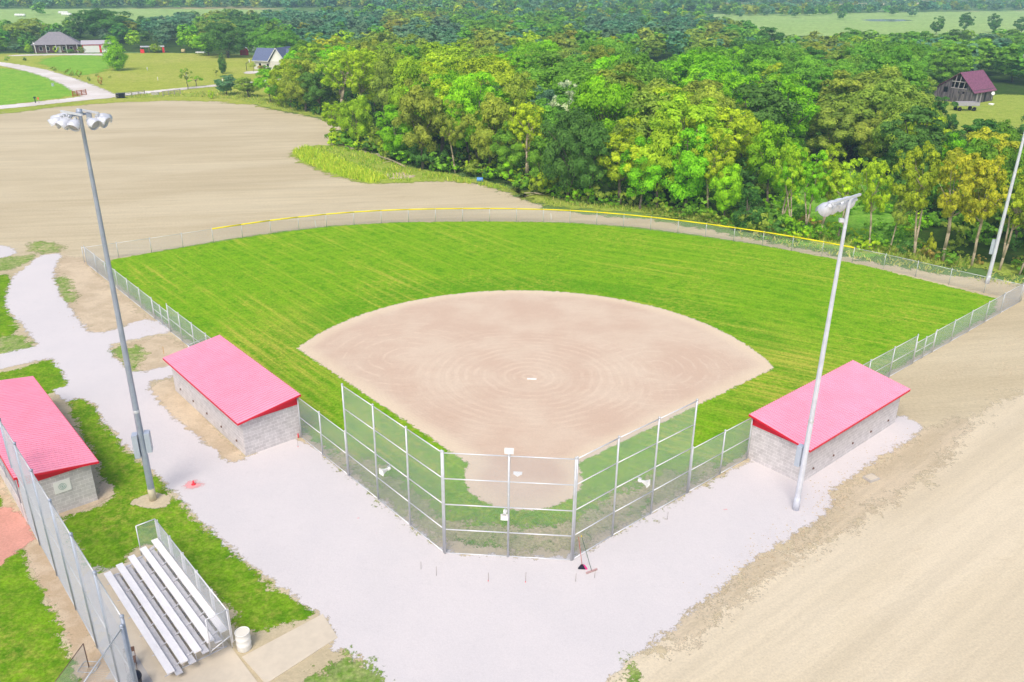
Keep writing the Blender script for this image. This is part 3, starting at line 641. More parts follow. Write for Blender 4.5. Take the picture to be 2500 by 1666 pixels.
# second field's backstop, lower left
dv = Vector((1, -1)).normalized(); st = Vector((-24.45, -5.95)); b2 = [st+dv*(2.93*i) for i in range(7)]
fence("backstop", b2, 5.6, (.06, 2.9, 5.58), "tall grey chain-link backstop of the next field, crossing the lower left corner", "backstop", "tall backstop sections", .06, .026, pm=M['pole_grey'], wire=.0026)
fence("backstop", [b2[-1]+Vector((0,-.12)), b2[-1]+Vector((0,-3.1)), b2[-1]+Vector((0,-6.1))], 5.3, (.06, 2.9, 5.25), "chain-link backstop centre panel leaving the lower left corner of the picture", "backstop", "tall backstop sections", .06, .026, pm=M['pole_grey'], wire=.0026)
b3 = [st-dv*(2.9*i+.12) for i in range(5)]
fence("wing_fence", b3, 2.75, (.06, 1.4, 2.73), "chain-link fence in front of the dugout at the left picture edge", "fence", "lower wing fences", .045, pm=M['pole_grey'], wire=.0026)

# portable net frame behind the second backstop
root = empty("portable_net", (-15.95, -15.3, 0), 0, "free-standing low net on a looped foot in the pea gravel", "net")
q = MB(); q.tube((0,0,.03), (0,0,1.25), .022); q.tube((0,-2.9,.03), (0,-2.9,1.25), .022); q.tube((0,0,1.24), (0,-2.9,1.24), .016); q.build("frame", M['rust'], root)
q = MB()
for sx in (0, -2.9):
    pts = [(-.3,.28),(.3,.28),(.34,.2),(.34,-.2),(.3,-.28),(-.3,-.28),(-.34,-.2),(-.34,.2)]
    for i in range(8): q.tube((pts[i][0], pts[i][1]+sx, .05), (pts[(i+1)%8][0], pts[(i+1)%8][1]+sx, .05), .018, n=6)
    q.tube((-.34, sx, .05), (.34, sx, .05), .015, n=6)
q.build("foot", M['galv'], root)
q = MB(); mesh_panel(q, (0,0), (0,-2.9), .1, 1.22, r=.003, pitch=.06); q.build("netting", M['wire'], root)

# ------------------------------------------------------------------ loudspeakers and box on the backstop
def speaker(loc, dirv, label):
    root = empty("loudspeaker", loc, math.atan2(dirv[1], dirv[0]), label, "loudspeaker", "white horn loudspeakers")
    q = MB(); m = Matrix.Rotation(math.pi/2, 4, 'Y')
    q.lathe([(.05,-.12),(.07,-.02),(.09,.08),(.15,.20),(.24,.29),(.24,.30),(.13,.20),(.05,.05)], 4, m @ Matrix.Rotation(math.pi/4, 4, 'Z'), smooth=False)
    q.build("horn", M['white'], root)
    q = MB(); q.lathe([(.001,-.26),(.085,-.25),(.095,-.2),(.095,-.12),(.05,-.1)], 14, m); q.build("driver", M['white'], root)
    q = MB(); q.bar((-.1,0,-.02), (-.1,0,.16), .04); q.bar((-.1,0,.15), (-.3,0,.15), .04); q.build("bracket", M['galv'], root)
    return root
speaker((-6.28, -4.15, 2.72), (-.75, -.9), "white horn loudspeaker on the left backstop side, facing the path")
speaker((-.10, -7.22, 2.66), (0, -1), "white horn loudspeaker low beside the centre post of the backstop")
speaker((6.42, -4.10, 2.74), (.9, -.55), "white horn loudspeaker on the right backstop side")
q = MB(); q.box((0,0,0), (.42,.12,.26)); q.box((0,-.075,0), (.34,.03,.19)); q.box((0,.02,-.19), (.06,.06,.14))
o = q.build("junction_box", M['white']); o.location = (.05, -6.98, 5.84); tag(o, "white box mounted on top of the centre post of the backstop", "box")

# brooms leaning on the backstop
root = empty("broom", (3.55, -7.55, 0), 0, "broom with red handle and dark angled head leaning on the backstop", "broom", "brooms")
q = MB(); q.tube((0,0,.25), (-.22,.42,1.5), .014); q.build("handle", flat("red_handle", (.55,.12,.08)), root)
q = MB(); q.add([(-.05,-.03,.27),(.05,-.03,.27),(.19,-.05,.02),(-.19,-.05,.02),(-.05,.03,.27),(.05,.03,.27),(.19,.05,.02),(-.19,.05,.02)], [(0,1,2,3),(7,6,5,4),(0,4,5,1),(1,5,6,2),(2,6,7,3),(3,7,4,0)]); q.build("head", M['black'], root)
q = MB(); q.add([(.19,-.05,.02),(.26,-.05,.03),(.12,-.03,.25),(.06,-.03,.26),(.19,.05,.02),(.26,.05,.03),(.12,.03,.25),(.06,.03,.26)], [(0,1,2,3),(7,6,5,4),(0,4,5,1),(1,5,6,2),(2,6,7,3),(3,7,4,0)]); q.build("side_bristles", flat("pink_bristles", (.75,.05,.25)), root)
root = empty("broom", (4.0, -7.72, 0), .25, "push broom with dark green handle and wide pale head leaning on the backstop", "broom", "brooms")
q = MB(); q.tube((0,0,.08), (-.38,.62,1.58), .013); q.build("handle", flat("dark_green_handle", (.04,.12,.08)), root)
q = MB(); q.tube((-.38,.62,1.56), (-.40,.65,1.64), .02); q.build("grip", M['yellow'], root)
q = MB(); q.box((0,0,.075), (.62,.07,.04), .35); q.build("head", flat("pink_wood", (.52,.33,.33)), root)
q = MB(); q.box((0,0,.028), (.60,.09,.055), .35); q.build("bristles", flat("tan_bristles", (.40,.30,.26)), root)

# survey pins and painted marks
pinlist = [(-3.9,-8.23,.45,0),(-3.12,-8.63,.55,0),(-.71,-8.79,.5,1),(.99,-8.72,.6,1),(3.26,-8.48,.5,0),(4.13,-8.15,.5,0),(7.9,-3.3,.5,0),(-12.9,2.0,.55,1)]
words_ = ["leftmost of the row below the backstop", "second from left in the row below the backstop", "red-footed one left of the backstop's centre", "red-footed one right of the backstop's centre", "just left of the brooms", "just right of the brooms", "beside the right backstop side", "beside the near corner of the left dugout"]
for (x, y, h, rd), w in zip(pinlist, words_):
    root = empty("survey_pin", (x, y, 0), 0, "thin wire survey pin in the gravel, "+w, "pin", "survey pins in the gravel")
    q = MB(); q.tube((0,0,.02), (.01,.0,h), .008, n=5); q.build("wire", M['rust'], root)
    if rd: q = MB(); q.box((.0,-.02,.06), (.035,.012,.05)); q.build("flag", M['red'], root)
root = empty("marker_cone", (-17.27, -2.36, 0), 0, "small red marker cone standing in a sprayed red ring on the gravel", "marker")
q = MB(); q.lathe([(.13,.03),(.13,.05),(.075,.06),(.02,.30),(.0,.31)], 12); q.build("cone", M['red'], root)
ring = [(-17.27+.42*math.cos(a)*(1+.1*math.sin(3*a)), -2.4+.36*math.sin(a)) for a in np.linspace(0, 2*math.pi, 14)[:-1]]
sheet("painted_ring", ring, .046, M['redpaint'], .5, .1, .12, kind='structure')
for i, (x, y) in enumerate([(822,1192),(868,1226),(1665,1172)]):
    c = at(x, y); sheet("paint_mark", [(c.x-.10, c.y-.02), (c.x+.12, c.y+.03), (c.x+.10, c.y-.03), (c.x-.02, c.y-.05)], .047, M['redpaint'], .05, .01, .05, sm=0)
q = MB(); q.box((0,0,.30), (.035,.035,.6)); q.add([(-.0175,-.0175,.6),(.0175,-.0175,.6),(.0175,.0175,.6),(-.0175,.0175,.6),(0,0,.64)], [(0,1,4),(1,2,4),(2,3,4),(3,0,4)])
o = q.build("survey_stake", flat("raw_timber", (.62,.38,.18))); p = at(377, 815); o.location = (p.x, p.y, 0); tag(o, "orange timber stake in the dirt beyond the left dugout's far corner", "stake", "timber stakes")
for x, y, h, lb in [(727,524,.9,"white stake behind the outfield fence's left half, with weeds at its foot"), (1267,505,.7,"white stake behind the middle of the outfield fence")]:
    q = MB(); q.box((0,0,h/2), (.06,.03,h)); q.add([(-.03,-.015,h),(.03,-.015,h),(.03,.015,h),(-.03,.015,h),(0,0,h+.05)], [(0,1,4),(1,2,4),(2,3,4),(3,0,4)])
    o = q.build("survey_stake", M['white']); p = at(x, y); o.location = (p.x, p.y, 0); o.rotation_euler = (0, -.12, 0); tag(o, lb, "stake", "timber stakes")

# utility pit lid right of the right dugout
root = empty("pit_cover", (*A(2001,1102), 0), .55, "square pale concrete pit cover in disturbed soil right of the right dugout", "pit cover")
q = MB(); q.box((0,0,.07), (.72,.56,.14)); q.build("surround", M['concrete_grey'], root)
q = MB(); q.box((0,0,.155), (.56,.42,.03)); q.box((0,.12,.175),(.1,.02,.012)); q.build("lid", M['concrete'], root)

# ------------------------------------------------------------------ light poles
def floodlight(parent, loc, yaw, pitch, name="floodlight", k=.78):
    q = MB(); m = Matrix.Translation(loc) @ Matrix.Rotation(yaw, 4, 'Z') @ Matrix.Rotation(math.pi/2+pitch, 4, 'Y') @ Matrix.Scale(k, 4)
    prof = [(.001,-.16),(.10,-.16),(.11,-.05),(.17,0.0),(.26,.10),(.315,.24),(.325,.40),(.335,.42),(.31,.42),(.30,.25)]
    q.lathe(prof, 16, m)
    q.lathe([(.33,.40),(.34,.62),(.325,.62),(.315,.40)], 12, m, math.pi*.5, math.pi*1.5)       # visor
    f = q.build(name, M['lamp'], parent)
    l = MB(); l.lathe([(.30,.36),(.001,.385)], 16, m); l.build("lens", M['lens'], f)
    b = MB(); b.bar(m @ Vector((0,-.2,-.02)), Vector(loc)+Vector((0,0,.16)), .03); b.bar(m @ Vector((0,.2,-.02)), Vector(loc)+Vector((0,0,.16)), .03)
    b.box((loc[0], loc[1], loc[2]+.10), (.10,.10,.14)); b.build("mount", M['galv'], f)
def light_pole(base, h, mat, label, r0=.16, r1=.10, boxes=(), lean=(0,0)):
    root = empty("light_pole", (base[0], base[1], 0), 0, label, "light pole", "field light poles")
    q = MB(); n = 12; N = 6
    prof = [(r0+(r1-r0)*i/N, .7+(h-.7)*i/N) for i in range(N+1)]
    q.lathe([(r0, .0)]+prof+[(.001, h+.02)], 12, smooth=False)
    q.build("pole", mat, root)
    q = MB(); q.lathe([(.001,.001),(r0+.014,.001),(r0+.014,.75),(r0+.002,.76)], 14); q.build("base_sleeve", flat("sleeve", (.62,.56,.42)) if mat is M['pole_grey'] else mat, root)
    q = MB(); q.lathe([(r0*.82+.012,5.2),(r0*.82+.012,5.35),(r0*.8,5.36)], 12); q.lathe([(r0*.55,11.),(r0*.62,11.),(r0*.62,11.15),(r0*.55,11.15)], 12); q.build("collar", M['galv'], root)
    for (ang, z0, z1, w) in boxes:
        rr = r0*.9+.14; q = MB(); q.box((rr*math.cos(ang), rr*math.sin(ang), (z0+z1)/2), (.26, w, z1-z0), ang)
        q.box(((rr-.17)*math.cos(ang), (rr-.17)*math.sin(ang), (z0+z1)/2+.25), (.14,.1,.08), ang); q.box(((rr-.17)*math.cos(ang), (rr-.17)*math.sin(ang), (z0+z1)/2-.25), (.14,.1,.08), ang)
        b = q.build("control_box", M['cabinet'], root)
        q = MB(); q.box(((rr+.135)*math.cos(ang), (rr+.135)*math.sin(ang), (z0+z1)/2), (.012, w*.88, (z1-z0)*.92), ang); q.build("door", M['cabinet'], b)
    return root
LPb = A(352,1150); HL = 19.65
lp = light_pole(LPb, HL, M['pole_grey'], "grey floodlight pole on the left with eight lamps and two control boxes", .17, .075, [(math.radians(200),2.7,4.0,.42),(math.radians(20),2.95,4.05,.42)])
for k, dy in enumerate((-.36, .36)):
    q = MB(); a = math.radians(-32); ux, uy = math.cos(a), math.sin(a)
    cx, cy = -uy*dy, ux*dy
    q.bar((cx-ux*.85, cy-uy*.85, HL+.12), (cx+ux*.85, cy+uy*.85, HL+.12), .08, .08); q.build("crossarm", M['rail'], lp)
q = MB(); q.bar((-.22,-.4,HL+.02), (.22,.4,HL+.02), .09); q.lathe([(.001,HL+.26),(.12,HL+.24),(.13,HL+.1),(.10,HL)], 12)
q.box((.28,.2,HL-.05), (.2,.2,.2), .4); q.box((-.2,.25,HL), (.18,.18,.2), .2); q.build("pole_head", M['pole_grey'], lp)
for (x, y, yaw, pt) in [(-.78,.10,186,.3),(-.82,.50,168,.3),(-.68,-.30,215,.45),(-.30,-.42,238,.55),(.12,-.60,272,.6),(.62,-.42,335,.4),(.78,-.02,352,.3),(.45,.62,60,.4)]:
    floodlight(lp, (x, y, HL-.18), math.radians(yaw), pt)
RPb = A(1828,1172); HR = 16.45
rp = light_pole(RPb, HR, M['pole_white'], "white steel floodlight pole on the right, in front of the right dugout", .155, .075, [(math.radians(140),2.6,3.75,.36)])
ang = math.radians(47); ux, uy = math.cos(ang), math.sin(ang)
q = MB(); q.bar((-ux*1.55,-uy*1.55,HR+.05), (ux*.95,uy*.95,HR+.05), .10, .10); q.build("crossarm", M['lamp'], rp)
for k, s in enumerate((-1.5, -.8, .0, .75)):
    floodlight(rp, (ux*s-.12, uy*s+.12, HR-.14-.02*k), math.radians(140+18*(k-2)), .62, k=.95)
q = MB(); q.box((-.18,.1,HR-1.0), (.2,.2,.16)); q.tube((0,0,HR-1.0), (-.2,.1,HR-1.0), .03); q.build("sensor", M['lamp'], rp)
FPb = A(2268,652)
fp_ = light_pole(FPb, 20.0, M['pole_white'], "white steel floodlight pole at the right edge behind the far right fence corner", .17, .08, [(math.radians(150),2.8,4.1,.40)])
q = MB(); q.bar((-1.5,0,20.1), (1.5,0,20.1), .1); q.build("crossarm", M['lamp'], fp_)
for s in (-1.4,-.7,0,.7,1.4): floodlight(fp_, (s, -.1, 19.9), math.radians(240), .5)
# bare earth ring around the left pole
cx, cy = LPb
sheet("bare_earth", [(cx+.95*math.cos(a)*(1+.15*math.sin(2.3*a)), cy-.1+.7*math.sin(a)) for a in np.linspace(0, 2*math.pi, 12)[:-1]], .036, M['soil'], .25, .1, .15)
sheet("bare_earth", P((130,1196),(232,1158),(262,1140),(262,1118),(236,1106),(226,1125),(225,1145),(130,1180)), .036, M['soil_dry'], .2, .08, .15)

# ------------------------------------------------------------------ bleachers
BL = empty("bleachers", (-16.6, -11.6, 0), math.radians(-45), "five-row aluminium bleachers on the concrete slab at lower left", "bleachers")
# local x = along the rows (towards the camera-right), local y = up the rows
c0 = Vector((-16.6, -11.6))
ulo = ((-17.94-c0.x)-(-10.27-c0.y))/s2; uhi = ulo+7.75
y0 = ((-17.94-c0.x)+(-10.27-c0.y))/s2
rowz = [.43, .63, .83, 1.03, 1.23]; run_ = .55
for i, z in enumerate(rowz):
    y = y0+.12+i*run_; dx = i*.02
    q = MB(); q.box(((ulo+uhi)/2+dx, y, z), (uhi-ulo, .29, .045)); q.box(((ulo+uhi)/2+dx, y-.135, z-.03), (uhi-ulo, .012, .04)); q.box(((ulo+uhi)/2+dx, y+.135, z-.03), (uhi-ulo, .012, .04))
    q.build("seat", M['alu'], BL)
    if i > 0:
        q = MB(); q.box(((ulo+uhi)/2+.16, y-.29, z-.33), (uhi-ulo-.02, .27, .035)); q.build("footboard", M['alu_dull'], BL)
for k in range(6):
    x = ulo+.35+k*(uhi-ulo-.7)/5
    q = MB(); yb = y0+.12+4*run_
    q.bar((x, y0-.05, .05), (x, yb+.15, .05), .05)
    q.bar((x, y0+.1, .22), (x, yb, 1.05), .045)
    for i, z in enumerate(rowz): q.bar((x, y0+.12+i*run_, .06), (x, y0+.12+i*run_, z-.03), .04)
    q.bar((x, yb, .1), (x, yb-1.1, .6), .035)
    q.build("support_frame", M['alu_dull'], BL)
yb = y0+.12+4*run_+.22; yf = yb-.85; zt = 2.2
ra = MB()
for (a, b) in [((ulo-.05, yb, zt), (uhi+.1, yb, zt)), ((ulo-.05, yb, 1.15), (uhi+.1, yb, 1.15)), ((ulo-.05, yb, zt), (ulo-.05, yf, zt)), ((uhi+.1, yb, zt), (uhi+.1, yf, zt)), ((ulo-.05, yf, zt), (ulo-.05, yf, .6)), ((ulo-.05, yb, zt), (ulo-.05, yb, .3)),
               ((uhi+.1, yf, zt), (uhi+.1, yf, .55)), ((uhi+.1, yb, zt), (uhi+.1, yb, .3)), ((uhi+.1, yb, .9), (uhi+.1, yf, .6)), ((ulo-.05, yb, .9), (ulo-.05, yf, .6))]:
    ra.tube(a, b, .026, n=8)
for k in range(1, 5): x = ulo+k*(uhi-ulo)/5; ra.tube((x, yb, .1), (x, yb, zt), .026)
ra.build("guard_rail", M['rail'], BL)
for k in range(6): q = MB(); x = ulo+.02+k*(uhi-ulo)/5; q.box((x, yb+.05, 1.3), (.05, .09, 1.7)); q.build("back_post", M['alu'], BL)
q = MB(); mesh_panel(q, (ulo-.05, yb-.01), (uhi+.1, yb-.01), 1.15, zt, pitch=.06); mesh_panel(q, (ulo-.05, yf), (ulo-.05, yb), .9, zt, pitch=.06); mesh_panel(q, (uhi+.1, yf), (uhi+.1, yb), .75, zt, pitch=.06)
q.build("chain_link", M['wire'], BL)
# slabs
q = MB(); f = lambda u, s: ((s+u*s2)/2, (s-u*s2)/2)
def slab(name, corners, z0, z1, mat):
    vs = [(x, y, z) for z in (z0, z1) for x, y in corners]; m_ = MB(); n = len(corners)
    a = sum(corners[i][0]*corners[(i+1)%n][1]-corners[(i+1)%n][0]*corners[i][1] for i in range(n))
    fs = [tuple(range(n))[::-1], tuple(range(n, 2*n))]+[(i,(i+1)%n,n+(i+1)%n,n+i) for i in range(n)]
    if a < 0: fs = [g_[::-1] for g_ in fs]
    m_.add(vs, fs); return tag(m_.build(name, mat), kind='structure')
slab("concrete_slab", [f(-6.1, -28.9), f(9, -28.9), f(9, -24.55), f(-6.1, -24.55)], -.1, .045, M['concrete'])
slab("sidewalk", [A(556,1512), A(611,1574), A(776,1467), A(742,1413)], -.1, .052, M['concrete'])

# drum, bin and folding chair
root = empty("barrel", (*A(562,1490), .0), .3, "white ribbed steel barrel standing at the corner of the bleachers and sidewalk", "barrel")
q = MB(); R = .29; prof = [(.001,.02),(R-.01,.02),(R,.04)]
for z in (.30, .58): prof += [(R, z-.03), (R+.014, z), (R, z+.03)]
prof += [(R, .86), (R+.012, .875), (R, .885), (R-.014, .885), (R-.016, .85)]
q.lathe(prof, 28); q.build("body", M['white'], root)
q = MB(); q.lathe([(R-.016,.868),(.001,.868)], 28); q.lathe([(.03,.868),(.03,.885),(.001,.886)], 8, Matrix.Translation((.15,.1,0))); q.build("lid", flat("cream_lid", (.80,.76,.66)), root)
q = MB(); q.tube((-R-.005,0,.5), (-R-.06,0,.48), .02); q.build("bracket", M['galv'], root)
root = empty("trash_bin", (*A(316,1590), 0), 0, "black plastic bin cut by the bottom edge beside the lower left backstop", "bin")
q = MB(); q.lathe([(.001,.02),(.20,.02),(.25,.72),(.27,.73),(.27,.77),(.25,.77),(.235,.74)], 20); q.build("body", M['black'], root)
q = MB(); q.lathe([(.27,.78),(.24,.88),(.13,.95),(.001,.97)], 20); q.build("lid", M['black'], root)
root = empty("folding_chair", (-14.25, -15.2, 0), math.radians(25), "brown metal folding chair behind the mesh of the lower left backstop", "chair")
q = MB(); q.box((0,0,.45), (.40,.38,.03)); q.build("seat", M['rust'], root)
q = MB(); q.box((0,.22,.78), (.40,.03,.22)); q.build("backrest", M['rust'], root)
for sx in (-1, 1): q = MB(); q.tube((sx*.2,.22,.88), (sx*.2,-.18,0), .012); q.build("leg", M['rust'], root); q = MB(); q.tube((sx*.18,-.16,.44), (sx*.18,.24,0), .012); q.build("leg", M['rust'], root)
root = empty("post_marker", (*A(686,1007), 0), 0, "short red marker post at the near corner of the left dugout wall", "marker")
q = MB(); q.tube((0,-.02,.03), (0,-.02,.26), .03, n=8); q.lathe([(.034,.26),(.034,.30),(.001,.33)], 8, Matrix.Translation((0,-.02,0))); q.build("post", M['red'], root)

# ------------------------------------------------------------------ trees
PAL = dict(BG=(.35,.72,.025), YG=(.54,.74,.04), G=(.25,.53,.055), DG=(.14,.33,.065), OL=(.41,.54,.08), YB=(.60,.68,.05), SG=(.66,.80,.62), TG=(.20,.42,.24), OR=(.58,.46,.13))
CN = dict(BG="bright green", YG="yellow-green", G="mid green", DG="dark green", OL="olive green", YB="golden yellow", SG="silvery pale", TG="bluish green", OR="orange-tinted")
STY = {  # height, crown radius, crown bottom, puffs, leaves, leaf size
 'round': (13, 5.0, .12, 62, 14500, .33), 'tall': (15, 3.8, .16, 54, 12500, .32), 'spread': (12, 6.6, .14, 80, 18000, .34),
 'airy': (13.5, 4.4, .32, 95, 10500, .27), 'bush': (2.6, 1.9, .02, 12, 1800, .22), 'conical': (8, 2.6, .05, 26, 5200, .26),
 'teardrop': (9.3, 2.7, .10, 60, 9000, .27), 'sapling': (5, 1.9, .35, 10, 1200, .22)}
def crown_arrays(style, seed, n=None, leaf=None):
    H, R, b, K, N, ls = STY[style]; N = n or N; ls = leaf or ls
    g = np.random.default_rng(seed)
    zc, hz = H*(1+b)/2, H*(1-b)/2
    d = g.normal(size=(K, 3)); d /= np.linalg.norm(d, axis=1)[:, None]
    rad = g.uniform(.30, .92, K)**.6
    if style in ('conical', 'teardrop'):
        tt = g.uniform(0, 1, K)
        wid = (1-tt)**.9 if style == 'conical' else np.sin(np.pi*np.clip(tt*.84+.12, 0, 1))**.7
        a = g.uniform(0, 2*np.pi, K); rr = wid*R*.72*g.uniform(.5, 1, K)
        pc = np.stack([rr*np.cos(a), rr*np.sin(a), H*b+tt*(H*(1-b)-.7)], 1); pr = R*(.20+.32*wid)
    else:
        pc = d*rad[:, None]*np.array([R*.92, R*.92, hz*.9]); 
        pc[:, 2] = pc[:, 2]*.95+zc
        lobe = 1+.22*np.sin(3*np.arctan2(pc[:, 1], pc[:, 0])+seed); pc[:, :2] *= lobe[:, None]
        pr = R*g.uniform(.13, .29, K); pc[:, :2] *= .90
        if style == 'airy': pr *= .66
        pc[:, 2] = np.minimum(pc[:, 2], H-pr*.7)
    w = pr**2; idx = g.choice(K, N, p=w/w.sum())
    out = pc-np.array([0, 0, zc-.15*hz]); out /= (np.linalg.norm(out, axis=1)[:, None]+1e-6)
    dd = g.normal(size=(N, 3))*.8+out[idx]*.8+np.array([0, 0, .55]); dd /= np.linalg.norm(dd, axis=1)[:, None]
    rr = pr[idx]*(.55+.5*np.sqrt(g.uniform(0, 1, N)))
    sub = 1+.25*np.sin(7*dd[:, 0]+idx)*np.sin(6*dd[:, 1]+idx*2.1)
    pos = pc[idx]+dd*(rr*sub)[:, None]*np.array([1, 1, .72])
    pos[:, 2] = np.maximum(pos[:, 2], .12)
    nr = dd+g.normal(size=(N, 3))*.30+np.array([0, 0, .15]); nr /= np.linalg.norm(nr, axis=1)[:, None]
    t1 = np.cross(nr, g.normal(size=(N, 3))); t1 /= np.linalg.norm(t1, axis=1)[:, None]; t2 = np.cross(nr, t1)
    s = ls*g.uniform(.6, 1.25, N)[:, None]
    q = np.stack([pos-t1*s*.6, pos-t2*s*.38, pos+t1*s*.6, pos+t2*s*.38], 1)      # pointed leaf sprays
    tint = np.clip(.42+g.normal(size=K)[idx]*.20+g.normal(size=N)*.20, 0, 1)
    return q, tint, pc, pr
def quads_object(name, q, tint, mat, col=None, parent=None):
    n = len(q); me = bpy.data.meshes.new(name)
    me.vertices.add(n*4); me.vertices.foreach_set("co", q.reshape(-1).astype(np.float32))
    me.loops.add(n*4); me.loops.foreach_set("vertex_index", np.arange(n*4, dtype=np.int32))
    me.polygons.add(n); me.polygons.foreach_set("loop_start", np.arange(0, n*4, 4, dtype=np.int32)); me.polygons.foreach_set("loop_total", np.full(n, 4, dtype=np.int32))
    a = me.attributes.new("tint", 'FLOAT', 'FACE'); a.data.foreach_set("value", tint.astype(np.float32))
    if col is not None:
        a = me.attributes.new("leafcol", 'FLOAT_COLOR', 'FACE'); a.data.foreach_set("color", np.concatenate([col, np.ones((n, 1))], 1).reshape(-1).astype(np.float32))
    me.materials.append(mat); me.update(calc_edges=True)
    o = bpy.data.objects.new(name, me); C.objects.link(o)
    if parent is not None: o.parent = parent
    return o
def trunk_mesh(style, seed, pc, pr, root):
    g = random.Random(seed); H, R, b = STY[style][:3]; q = MB()
    if style == 'bush':
        for i in range(5): q.path([(0,0,0), tuple(pc[i % len(pc)]*.8)], [.05, .02], 5)
        return q.build("trunk", M['bark'], root)
    r = .022*H if style != 'airy' else .017*H
    forks = 2 if style in ('airy', 'spread') else 1
    for f_ in range(forks):
        lean = Vector((g.uniform(-.12, .12), g.uniform(-.12, .12), 0))*H*(1 if forks > 1 else .4)
        zf = H*(b+.18); pts, rs = [], []
        for j in range(5): t_ = j/4; pts.append(Vector((lean.x*t_**1.3+g.uniform(-.1,.1)*(j>0), lean.y*t_**1.3+g.uniform(-.1,.1)*(j>0), zf*t_))); rs.append(r*(1-.45*t_))
        q.path(pts, rs, 7); top = pts[-1]
        for p_ in sorted([Vector(c) for c in pc], key=lambda v: g.random())[:(7 if style == 'airy' else 8)]:
            st_ = pts[-1] if g.random() < .6 else pts[-2]
            mid = st_.lerp(p_, .5)+Vector((g.uniform(-.3,.3), g.uniform(-.3,.3), g.uniform(.0,.5)))
            q.path([st_, mid, p_], [r*.45, r*.26, r*.09], 5)
    bark = M['bark_pale'] if style == 'airy' else M['bark']
    return q.build("trunk", bark, root)
PROTO = {}
def make_proto(style, seed):
    q, tint, pc, pr = crown_arrays(style, seed)
    nm = "bush" if style == 'bush' else "tree"
    root = empty(nm, (0, 0, 0)); quads_object("crown", q, tint, M['leaf'], None, root); trunk_mesh(style, seed, pc, pr, root)
    return root
NV = dict(round=4, tall=2, spread=2, airy=3, bush=3, conical=1, teardrop=1, sapling=2)
for k_, n_ in NV.items():
    PROTO[k_] = [[make_proto(k_, 11*i+len(k_)*7+1), False] for i in range(n_)]
rng = random.Random(5)
TREES = []     # (x, y, height, radius, style, colour code, label or None)
def place(x, y, h, rad, style, code, label, cat="tree", group="trees of the wood", bark=None, rz=None):
    pr_ = PROTO[style][rng.randrange(len(PROTO[style]))]; src = pr_[0]
    if pr_[1]: o = copy_tree(src)
    else: o = src; pr_[1] = True
    H, R = STY[style][:2]; hs, rs = h/H, rad/R
    o.location = (x, y, -.05); ti = .13 if style == 'airy' else .05; o.rotation_euler = (rng.uniform(-ti, ti), rng.uniform(-ti, ti), rng.uniform(0, 6.28) if rz is None else rz); o.scale = (rs, rs, hs)
    c = PAL[code]; j = [rng.uniform(.88, 1.12) for _ in range(3)]; v = rng.uniform(.90, 1.12)
    for ch in o.children:
        if ch.name.startswith("crown"): ch.color = (c[0]*j[0]*v, c[1]*v, c[2]*j[2]*v, 1)
    for k2 in ("label", "category", "group"):
        if k2 in o: del o[k2]
    return tag(o, label, cat, group)

